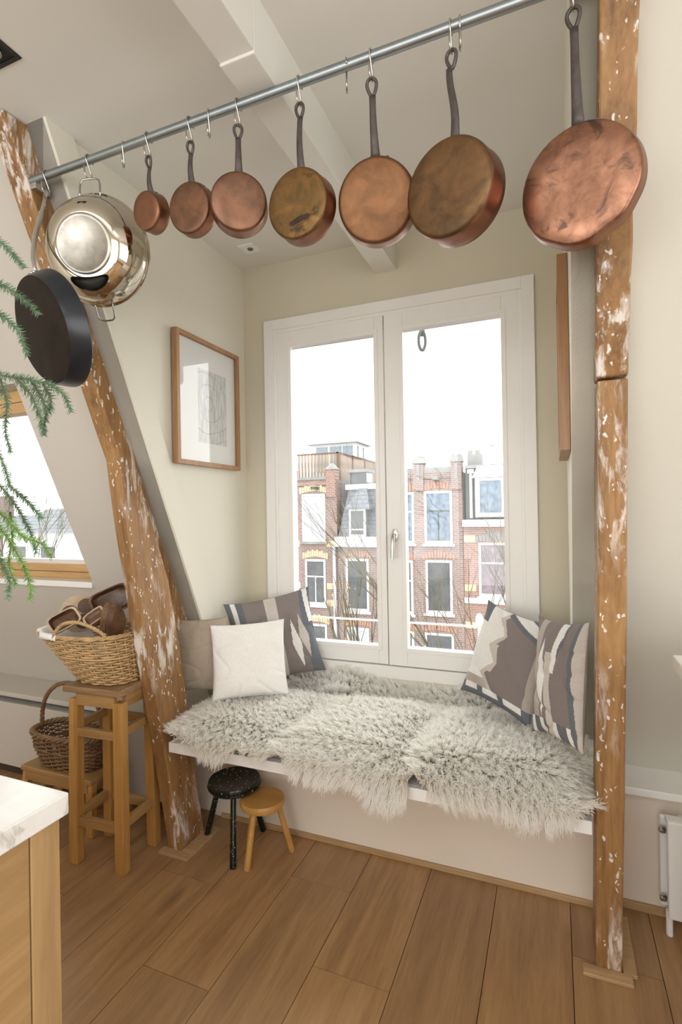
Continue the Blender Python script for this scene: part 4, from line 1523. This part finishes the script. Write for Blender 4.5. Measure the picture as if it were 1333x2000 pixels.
# ------------------------------------------------------------------ needle-leaved plant standing on the island
PL_ = thing('potted_conifer', 'feathery green conifer plant reaching in from the left edge', 'plant', (-1.2, .60, .92))
MB().lathe([(0, .9205), (.075, .9205), (.095, 1.06), (.10, 1.065), (.09, 1.065), (.085, 1.05), (0, 1.05)], (-1.2, .60, 0), n=36).build('pot', plain('clay_pot', (.45, .22, .12), .8), PL_, smooth=True)
BARK = plain('twig_bark', (.10, .075, .04), .8)
NEED = [plain('needle_green', (.085, .165, .085), .55, var=.35, scale=12), plain('needle_fresh', (.14, .26, .06), .5, var=.3, scale=12)]
MB().tube([(-1.2, .60, 1.05), (-1.19, .61, 1.4), (-1.2, .62, 1.8), (-1.21, .64, 2.2)], [.011, .010, .008, .004], 8).build('trunk', BARK, PL_, smooth='all')
BR = [[(-1.093, .74, 2.105), (-1.039, .74, 2.061), (-.994, .74, 2.015)], [(-1.036, .7, 1.98), (-.977, .7, 1.949), (-.928, .7, 1.916), (-.904, .7, 1.891)], [(-1.022, .68, 1.915), (-.964, .68, 1.885), (-.923, .68, 1.85), (-.907, .68, 1.809)], [(-1.101, .72, 1.814), (-1.024, .72, 1.789), (-.95, .72, 1.774), (-.894, .72, 1.758), (-.86, .72, 1.736), (-.845, .72, 1.706)], [(-.987, .715, 1.781), (-.944, .715, 1.744), (-.92, .715, 1.702), (-.911, .715, 1.666)], [(-.957, .725, 1.776), (-.929, .725, 1.739), (-.912, .725, 1.713), (-.922, .725, 1.673)], [(-.928, .73, 1.765), (-.907, .73, 1.733), (-.912, .73, 1.713)], [(-1.01, .7, 1.778), (-.989, .7, 1.725), (-.998, .7, 1.676), (-.984, .7, 1.634)], [(-1.043, .7, 1.659), (-1.006, .7, 1.616), (-.985, .7, 1.564), (-.929, .7, 1.528), (-.902, .7, 1.503)], [(-1.089, .73, 1.591), (-1.043, .73, 1.557), (-.999, .73, 1.514), (-.97, .73, 1.473), (-.956, .73, 1.437)], [(-1.039, .69, 1.53), (-.987, .69, 1.504), (-.938, .69, 1.465), (-.883, .69, 1.453), (-.866, .69, 1.432)], [(-1.047, .7, 1.505), (-.995, .7, 1.464), (-.953, .7, 1.415), (-.93, .7, 1.366), (-.933, .7, 1.348)], [(-.988, .66, 1.456), (-.96, .66, 1.428), (-.933, .66, 1.381), (-.94, .66, 1.357)], [(-1.015, .72, 1.515), (-1.008, .72, 1.463), (-1.024, .72, 1.411), (-1.003, .72, 1.371)]]
BASE = [2.12, 2.02, 1.95, 1.85, None, None, None, None, 1.72, 1.64, 1.58, 1.55, 1.50, None]
pr = random.Random(5)
for bi, (pl, zb) in enumerate(zip(BR, BASE)):
    if zb is not None:
        pl = [(-1.20, .62, zb)] + pl
    # resample
    P_ = [V(*p) for p in pl]
    fine = []
    for a, b in zip(P_[:-1], P_[1:]):
        k = max(2, int(np.linalg.norm(b - a) / .006))
        for i in range(k):
            fine.append(a + (b - a) * i / k + V(0, 0, -.0))
    fine.append(P_[-1])
    L_ = len(fine)
    st = MB().tube(fine[::3] + [fine[-1]], [.0022 * (1 - .65 * i / (len(fine[::3]))) for i in range(len(fine[::3]) + 1)], 5).build('branch', BARK, PL_, smooth='all')
    nm = MB()
    for i in range(3, L_ * 3):
        f = i / 3
        k = min(int(f), L_ - 2)
        p_ = fine[k] + (fine[k + 1] - fine[k]) * (f - k)
        if p_[0] < -1.13:
            continue
        t_ = fine[k + 1] - fine[k]
        t_ /= np.linalg.norm(t_)
        for sg in (-1, 1):
            if pr.random() < .05:
                continue
            sd = np.cross(t_, V(.25, -.9, .2))
            sd /= np.linalg.norm(sd) + 1e-9
            d_n = sd * sg * .8 + t_ * .62 + V(pr.uniform(-.3, .3), pr.uniform(-.45, .45), pr.uniform(-.3, .15))
            d_n /= np.linalg.norm(d_n)
            ln = pr.uniform(.012, .020) * (1 - .35 * (i / (3 * L_)) ** 3)
            w_ = np.cross(d_n, V(pr.uniform(-1, 1), pr.uniform(-1, 1), pr.uniform(-1, 1)))
            w_ /= np.linalg.norm(w_) + 1e-9
            w2 = np.cross(d_n, w_)
            h_ = .0013
            nm.add([p_ + w_ * h_, p_ - w_ * h_ * .5 + w2 * h_ * .87, p_ - w_ * h_ * .5 - w2 * h_ * .87, p_ + d_n * ln], [(0, 1, 2), (0, 3, 1), (1, 3, 2), (2, 3, 0)])
    stuff(nm.build('needles', NEED[1] if bi in (10, 11, 13) else NEED[0], st))

# ------------------------------------------------------------------ the street outside
GZ = -9.5
struct(MB().box(-90, 60, 3.4, 90, GZ - .3, GZ).build('street', plain('wet_paving', (.20, .19, .185), .7)))


def brick_mat(name, c1, c2, mortar):
    t = NT(name)
    t.set(Roughness=.85)
    tc = t.n('TexCoord')
    sp = t.n('SeparateXYZ')
    cb_ = t.n('CombineXYZ')
    t.l(tc.outputs['Object'], sp.inputs[0])
    t.l(sp.outputs['X'], cb_.inputs['X'])
    t.l(sp.outputs['Z'], cb_.inputs['Y'])
    br = t.n('TexBrick')
    br.inputs['Scale'].default_value = 1
    br.inputs['Brick Width'].default_value = .22
    br.inputs['Row Height'].default_value = .075
    br.inputs['Mortar Size'].default_value = .011
    br.inputs['Mortar Smooth'].default_value = .2
    br.inputs['Color1'].default_value = (*c1, 1)
    br.inputs['Color2'].default_value = (*c2, 1)
    br.inputs['Mortar'].default_value = (*mortar, 1)
    t.l(cb_.outputs[0], br.inputs['Vector'])
    nz = t.noise(t.coords('Object'), .8, 4)
    t.color(t.mix(1.0, br.outputs['Color'], t.ramp(nz, [(.3, (.85, .85, .86)), (.7, (1.08, 1.05, 1.03))]), 'MULTIPLY'))
    return t.m


BR1 = brick_mat('brown_red_brick', (.15, .095, .082), (.20, .13, .112), (.26, .235, .225))
BR2 = brick_mat('rose_brick', (.165, .110, .098), (.21, .146, .128), (.28, .255, .245))
BR3 = brick_mat('bright_red_brick', (.205, .105, .080), (.25, .135, .105), (.27, .235, .22))
STONE = plain('grey_coping', (.19, .19, .185), .8, var=.15, scale=3)
YEL = plain('yellow_brick', (.42, .36, .23), .85, var=.12, scale=8)
ORB = plain('orange_arch_brick', (.30, .175, .13), .85, var=.15, scale=14)
PAINTW = plain('house_white_paint', (.46, .46, .45), .5, var=.03)
DGRN = plain('dark_green_boarding', (.055, .07, .06), .6, var=.15)
DARKIN = plain('dark_room', (.050, .055, .060), .12, var=.4, scale=2)
CURT = plain('net_curtain', (.34, .36, .38), .6, var=.12, scale=7)
CURTB = plain('blue_grey_curtain', (.10, .135, .18), .3, var=.5, scale=5)
CURTM = plain('mauve_curtain', (.16, .13, .15), .5, var=.3, scale=6)
PIPE = plain('zinc_pipe', (.34, .36, .38), .5)
sl = NT('slate_tiles')
sl.set(Roughness=.6)
tc = sl.n('TexCoord')
sp = sl.n('SeparateXYZ')
cb_ = sl.n('CombineXYZ')
sl.l(tc.outputs['Object'], sp.inputs[0])
sl.l(sp.outputs['X'], cb_.inputs['X'])
sl.l(sp.outputs['Z'], cb_.inputs['Y'])
br = sl.n('TexBrick')
for k, v_ in (('Scale', 1), ('Brick Width', .26), ('Row Height', .17), ('Mortar Size', .010)):
    br.inputs[k].default_value = v_
br.inputs['Color1'].default_value = (.085, .097, .11, 1)
br.inputs['Color2'].default_value = (.125, .14, .155, 1)
br.inputs['Mortar'].default_value = (.03, .035, .04, 1)
sl.l(cb_.outputs[0], br.inputs['Vector'])
sl.color(br.outputs['Color'])
SLATE = sl.m
YH = 20.0


def hwin(h, x0, x1, z0, z1, back, bar=True, split=.38, arch=None, sill=True, fw=.09, y=YH, frame=PAINTW, mull=False, inner=None):
    """sash window of a house opposite: frame > pane, transom, mullion, sill, arch"""
    m_ = MB()
    a, b = y - .03, y + .05
    m_.box(x0, x0 + fw, a, b, z0, z1).box(x1 - fw, x1, a, b, z0, z1).box(x0 + fw, x1 - fw, a, b, z1 - fw, z1).box(x0 + fw, x1 - fw, a, b, z0, z0 + fw * 1.2)
    w_ = m_.build('window', frame, h)
    MB().box(x0 + fw, x1 - fw, y - .004, y + .02, z0 + fw, z1 - fw).build('pane', back, w_)
    im = inner or frame
    if bar:
        zz = z1 - (z1 - z0) * split
        MB().box(x0 + fw, x1 - fw, y - .02, y - .004, zz - .03, zz + .03).build('transom', im, w_)
        if mull:
            MB().box((x0 + x1) / 2 - .025, (x0 + x1) / 2 + .025, y - .02, y - .004, z0 + fw, zz - .03).build('mullion', im, w_)
    if sill:
        MB().box(x0 - .08, x1 + .08, y - .10, y + .02, z0 - .10, z0).build('sill', PAINTW if sill is True else STONE, w_)
    if arch is not None:
        n_ = 11
        for k in range(n_):
            f0, f1 = k / n_, (k + 1) / n_
            xa, xb = x0 - .12 + (x1 - x0 + .24) * f0, x0 - .12 + (x1 - x0 + .24) * f1
            r0 = .16 * math.sin(math.pi * (f0 + f1) / 2)
            MB().box(xa + .008, xb - .008, y - .03, y + .02, z1 + .0 + r0 * .7, z1 + .20 + r0 + (.05 if k % 2 == 0 and arch is YEL else 0)).build('arch_brick', arch, w_)
    return w_


def wallbox(h, x0, x1, z0, z1, mat, name='wall', y0=YH, y1=YH + 6):
    return MB().box(x0, x1, y0, y1, z0, z1).build(name, mat, h)


hA = thing('brick_house', 'brick house with yellow arches and a roof terrace in the left window pane', 'building', (-9.6, YH, GZ), 'houses opposite')
wallbox(hA, -11.2, -8.37, GZ, 2.79, BR1)
MB().box(-11.2, -8.37, YH, YH + .28, 2.79, 2.95).build('parapet', BR1, hA)
MB().box(-11.2, -8.8, YH - .06, YH + .3, 2.72, 2.84).build('coping', BR3, hA)
MB().box(-11.2, -8.8, YH - .05, YH + .3, 2.95, 3.07).build('coping', STONE, hA)
for px_ in (-8.60, -10.55):
    MB().box(px_ - .21, px_ + .21, YH - .08, YH + .4, 2.2, 3.35).build('pinnacle', BR3, hA)
    MB().hexa([(px_ - .25, YH - .12, 3.35), (px_ + .25, YH - .12, 3.35), (px_ + .25, YH + .44, 3.35), (px_ - .25, YH + .44, 3.35), (px_ - .05, YH + .1, 3.62), (px_ + .05, YH + .1, 3.62), (px_ + .05, YH + .2, 3.62), (px_ - .05, YH + .2, 3.62)]).build('pinnacle_cap', STONE, hA)
hwin(hA, -9.97, -8.88, .33, 2.36, CURT, arch=YEL, sill='s')
hwin(hA, -9.86, -8.91, -2.33, -.41, DARKIN, arch=YEL, mull=True)
hwin(hA, -9.80, -8.89, -4.9, -3.14, DARKIN, arch=YEL)
for z in (.12, -1.65, -2.35):
    MB().box(-8.86, -8.40, YH - .02, YH + .02, z, z + .25).build('yellow_band', YEL, hA)
    MB().box(-11.2, -10.1, YH - .02, YH + .02, z, z + .25).build('yellow_band', YEL, hA)
MB().box(-9.35, -9.15, YH - .45, YH, 2.52, 2.64).build('hoist_arm', DARKIN, hA)
MB().tube([(-8.46, YH - .12, GZ), (-8.46, YH - .12, .2)], .07, 10).build('drainpipe', PIPE, hA, smooth='all')

tf = thing('terrace_fence', 'wooden baluster fence round the roof terrace across the street', 'fence', (-9.5, 21, 2.95), None)
FW_ = plain('weathered_fence_wood', (.25, .19, .14), .8, var=.35, scale=2)
FD_ = plain('fence_top_rail', (.12, .07, .05), .8)
b0 = MB().box(-9.545, -9.455, 20.98, 21.02, 2.98, 4.13).build('baluster', FW_, tf)
b0.location = (-1.7, 0, 0)
for i in range(1, 17):
    o = b0.copy()
    col.objects.link(o)
    o.location = (-1.7 + .155 * i, 0, 0)
for i in range(34):
    o = b0.copy()
    col.objects.link(o)
    o.location = (.82, .15 + .15 * i, 0)
    o.rotation_euler = (0, 0, math.pi / 2)
for i in range(4):
    MB().box(-8.74, -8.62, 21 + 1.7 * i - .05, 21.05 + 1.7 * i, 2.97, 4.2).build('post', FD_, tf)
MB().box(-11.3, -8.65, 20.95, 21.05, 4.13, 4.19).build('top_rail', FD_, tf)
MB().box(-8.73, -8.62, 21.05, 26.2, 4.13, 4.19).build('top_rail', FD_, tf)
struct(MB().box(-11.2, -8.55, 20.3, 26.3, 2.80, 2.97).build('roof_terrace', STONE))

ph = thing('roof_pavilion', 'white glazed roof pavilion behind the terrace fence', 'building', (-10.2, 24.9, 2.95))
MB().box(-11.36, -8.99, 24, 25.9, 2.97, 5.0).build('wall', PAINTW, ph)
MB().box(-11.6, -8.8, 23.8, 26.1, 5.0, 5.28).build('roof', plain('pavilion_roof', (.40, .40, .40), .6), ph)
PGL = plain('pavilion_glass', (.16, .19, .22), .15, var=.1)
for xa, xb in ((-11.1, -10.5), (-10.35, -9.75), (-9.65, -9.15)):
    MB().box(xa, xb, 23.96, 24.0, 3.6, 4.85).build('window', PGL, ph)
for ya_, yb_ in ((24.3, 25.0), (25.1, 25.7)):
    MB().box(-8.99, -8.95, ya_, yb_, 3.2, 4.85).build('window', PGL, ph)

hB = thing('brick_house', 'house with a grey slate mansard roof and hooded dormer in the left window pane', 'building', (-7.2, YH, GZ), 'houses opposite')
wallbox(hB, -8.36, -6.12, GZ, .18, BR2)
MB().box(-8.36, -6.125, YH - .35, YH + .1, .15, .40).box(-8.36, -6.125, YH - .28, YH + .1, .40, .55).build('cornice', PAINTW, hB)
MB().add([(-8.34, YH, .5), (-6.12, YH, .5), (-6.12, YH + .55, 2.52), (-8.02, YH + .55, 2.52), (-8.34, YH + 6, .5), (-6.12, YH + 6, .5), (-6.12, YH + 6, 2.52), (-8.02, YH + 6, 2.52)], [(0, 1, 2, 3), (4, 7, 6, 5), (0, 3, 7, 4), (1, 5, 6, 2), (3, 2, 6, 7), (0, 4, 5, 1)]).build('mansard_roof', SLATE, hB)
MB().box(-8.15, -6.12, YH + .45, YH + 6, 2.50, 2.72).build('roof_edge', PAINTW, hB)
MB().box(-8.10, -7.35, YH + .9, YH + 1.7, 2.7, 3.25).build('chimney', DARKIN, hB)
MB().box(-8.20, -7.28, YH + .8, YH + 1.8, 3.25, 3.38).build('chimney_cap', STONE, hB)
MB().box(-7.76, -7.01, YH - .15, YH + .5, .55, 1.70).build('dormer_body', SLATE, hB)
MB().hexa([(-7.90, YH - .35, 1.66), (-6.80, YH - .35, 1.66), (-6.80, YH + .5, 1.66), (-7.90, YH + .5, 1.66), (-7.48, YH + .35, 2.54), (-7.16, YH + .35, 2.54), (-7.16, YH + .55, 2.54), (-7.48, YH + .55, 2.54)]).build('dormer_hood', SLATE, hB)
hwin(hB, -7.74, -7.03, .55, 1.68, DARKIN, y=YH - .2, split=.74, sill=False, fw=.08)
hwin(hB, -8.00, -7.0, -2.5, -.36, DARKIN, arch=ORB, inner=DGRN, mull=True, split=.36)
hwin(hB, -7.98, -7.03, -4.9, -3.17, CURT, arch=ORB)

hC = thing('brick_house', 'narrow brick house with pinnacled parapet in the right window pane', 'building', (-4.6, YH, GZ), 'houses opposite')
wallbox(hC, -6.10, -3.20, GZ, 3.02, BR2)
MB().box(-6.10, -3.20, YH - .05, YH + .3, 3.02, 3.22).build('coping', STONE, hC)
MB().box(-6.10, -3.20, YH - .06, YH + .1, 2.80, 3.02).build('parapet_band', BR1, hC)
for px_ in (-4.87, -3.41, -5.80):
    MB().box(px_ - .20, px_ + .20, YH - .10, YH + .35, 2.35, 3.40).build('pinnacle', BR2, hC)
    MB().box(px_ - .05, px_ + .05, YH - .12, YH - .09, 2.75, 3.35).build('pinnacle_slot', STONE, hC)
    MB().hexa([(px_ - .25, YH - .14, 3.40), (px_ + .25, YH - .14, 3.40), (px_ + .25, YH + .4, 3.40), (px_ - .25, YH + .4, 3.40), (px_ - .17, YH - .05, 3.68), (px_ + .17, YH - .05, 3.68), (px_ + .17, YH + .3, 3.68), (px_ - .17, YH + .3, 3.68)]).build('pinnacle_cap', STONE, hC)
MB().box(-4.25, -4.05, YH - .45, YH, 2.72, 2.84).build('hoist_arm', STONE, hC)
hwin(hC, -4.67, -3.59, .28, 2.31, CURTB, arch=ORB, inner=DGRN, mull=True)
hwin(hC, -6.0, -5.08, .28, 2.29, CURTB, arch=ORB)
hwin(hC, -4.66, -3.63, -2.41, -.36, DARKIN, arch=ORB, inner=DGRN, mull=True)
hwin(hC, -6.0, -5.16, -2.5, -.38, DARKIN, arch=ORB)
hwin(hC, -4.74, -3.61, -4.9, -3.17, DARKIN, arch=ORB)
hwin(hC, -6.0, -5.16, -4.9, -3.17, DARKIN, arch=ORB)

hD = thing('brick_house', 'house with dark boarded roof front and white dormer at the right pane edge', 'building', (-1.2, YH, GZ), 'houses opposite')
wallbox(hD, -3.185, 1.5, GZ, .95, BR3)
MB().box(-3.185, 1.5, YH - .25, YH + .1, .93, 1.19).build('cornice', PAINTW, hD)
wallbox(hD, -3.10, 1.5, 1.19, 3.12, DGRN, 'mansard_front', YH + .15, YH + 6)
MB().box(-3.10, 1.5, YH, YH + 6, 3.12, 3.24).build('roof_edge', STONE, hD)
MB().box(-2.70, -1.50, YH - .25, YH + .5, 1.28, 2.80).build('dormer_body', PAINTW, hD)
MB().hexa([(-2.80, YH - .35, 2.74), (-1.4, YH - .35, 2.74), (-1.4, YH + .3, 2.74), (-2.80, YH + .3, 2.74), (-2.62, YH + .0, 3.2), (-1.5, YH + .0, 3.2), (-1.5, YH + .3, 3.2), (-2.62, YH + .3, 3.2)]).build('dormer_roof', plain('zinc_sheet', (.42, .44, .45), .5, var=.15), hD)
hwin(hD, -2.62, -1.66, 1.32, 2.72, CURTB, y=YH - .3, bar=False, sill=False, fw=.10)
MB().box(-.6, .6, YH - .25, YH + .5, 1.28, 2.80).build('dormer_body', PAINTW, hD)
hwin(hD, -.5, .5, 1.32, 2.72, CURTB, y=YH - .3, bar=False, sill=False, fw=.10)
hwin(hD, -.5, .6, -1.68, .33, DARKIN, arch=STONE)
MB().tube([(-2.88, YH + .02, 1.25), (-2.88, YH + .02, 2.95)], .06, 8).box(-3.0, -2.76, YH - .06, YH + .1, 2.93, 3.08).build('drainpipe', PAINTW, hD)
hwin(hD, -2.64, -1.45, -1.68, .33, CURTM, arch=STONE)
MB().box(-3.185, -1.2, YH - .06, YH + .02, -1.95, -1.74).build('band', PAINTW, hD)
for z in (-2.9, -1.5, .35):
    MB().box(-3.17, -2.75, YH - .02, YH + .02, z, z + .25).build('yellow_band', YEL, hD)
MB().box(-3.08, -2.56, YH + .6, YH + 1.2, 3.2, 3.72).build('chimney', STONE, hD)
for px_ in (-3.0, -2.72):
    MB().box(px_ - .08, px_ + .08, YH + .7, YH + .9, 3.72, 3.88).build('chimney_pot', STONE, hD)
MB().tube([(-2.16, YH + 1, 3.2), (-2.16, YH + 1, 4.0), (-2.16, YH + 1, 4.05), (-2.16, YH + 1, 4.3)], [.05, .05, .11, .11], 8).build('flue_pipe', PIPE, hD, smooth=True)

# row of plain houses further along, seen through the roof window
for i, (x0, x1, y, zt, m_, lab) in enumerate(((-24.5, -19.5, 17, .9, PAINTW, 'white-fronted house with roof windows seen through the roof window'), (-30.5, -24.6, 17, .6, BR2, 'brick house furthest along seen through the roof window'), (-19.4, -11.3, 20, 1.2, BR1, 'long brick house beside the roof window edge'))):
    h = thing('brick_house', lab, 'building', ((x0 + x1) / 2, y, GZ), 'houses opposite')
    wallbox(h, x0, x1, GZ, zt, m_, 'wall', y, y + 7)
    MB().hexa([(x0, y - .3, zt), (x1, y - .3, zt), (x1, y + 7, zt), (x0, y + 7, zt), (x0, y + 2.4, zt + 1.1), (x1, y + 2.4, zt + 1.1), (x1, y + 4.5, zt + 1.1), (x0, y + 4.5, zt + 1.1)]).build('roof', SLATE, h)
    k = 0
    x = x0 + .6
    while x < x1 - 1.3:
        for z0 in (-1.6, -4.4):
            hwin(h, x, x + 1.1, z0, z0 + 1.9, DARKIN, y=y)
        x += 1.9
    MB().box(x0 + 1.2, x0 + 1.8, y + 3, y + 3.6, zt + 1.0, zt + 2.2).build('chimney', BR1, h)


# bare street trees
def bare_tree(label, base, top, seed, spread, mat, depth=5, leaves=0):
    r = random.Random(seed)
    t = thing('bare_tree', label, 'tree', base, 'bare street trees')
    tr = MB().tube([base, (base[0], base[1], base[2] + (top - base[2]) * .35)], [.11, .08], 8).build('trunk', BARKT, t, smooth='all')
    m_ = MB()
    tips = []

    def grow(p, d, ln, rad, lv):
        d = d / np.linalg.norm(d)
        mid = p + d * ln * .5 + V(r.uniform(-1, 1), r.uniform(-1, 1), 0) * ln * .04
        q = p + d * ln
        m_.tube([p, mid, q], [rad, rad * .85, rad * .68], 5)
        tips.append(q)
        if lv <= 0:
            return
        for k in range(r.choice((2, 3))):
            nd = d + V(r.uniform(-1, 1) * spread, r.uniform(-1, 1) * spread, r.uniform(-.1, .35))
            grow(q if k == 0 else p + d * ln * r.uniform(.45, .95), nd, ln * r.uniform(.62, .88), rad * .62, lv - 1)
    z1 = base[2] + (top - base[2]) * .35
    for k in range(4):
        grow(V(base[0], base[1], z1 - .3 * k), V(r.uniform(-.35, .35), r.uniform(-.3, .3), 1), (top - z1) * .36, .045, depth)
    stuff(m_.build('branches', BARKT, t, smooth='all'))
    if leaves:
        lm = MB()
        for k in range(leaves):
            p = r.choice(tips) + V(r.uniform(-.1, .1), r.uniform(-.1, .1), r.uniform(-.1, .1))
            a, b = V(r.uniform(-1, 1), r.uniform(-1, 1), r.uniform(-1, 1)), V(r.uniform(-1, 1), r.uniform(-1, 1), r.uniform(-1, 1))
            lm.add([p, p + a * .05, p + a * .05 + b * .05, p + b * .05], [(0, 1, 2, 3)])
        stuff(lm.build('leaves', plain('orange_leaf', (.45, .20, .04), .7), t))
    return t


BARKT = plain('olive_bark', (.085, .075, .045), .8, var=.3, scale=2)
bare_tree('bare olive-barked tree in front of the houses at the right pane', (-1.15, 12, GZ), 1.9, 4, .42, BARKT)
bare_tree('thin bare tree with a few orange leaves at the left pane', (-4.75, 13.5, GZ), .9, 9, .25, BARKT, 3, 60)
bare_tree('bare tree above the roofs seen through the roof window', (-19.0, 13.0, GZ), 4.6, 13, .40, BARKT, 5)
lp_ = thing('street_lamp', 'white globe street lamp in front of the red brick wall', 'lamp', (-1.99, 15, GZ))
MB().tube([(-1.99, 15, GZ), (-1.99, 15, -1.75)], .05, 10).build('pole', PAINTW, lp_, smooth='all')
MB().lathe([(.05, -1.74), (.09, -1.66), (.11, -1.55), (.10, -1.46), (.05, -1.38), (0, -1.37)], (-1.99, 15, 0), n=20).build('globe', WHITE2, lp_, smooth='all')
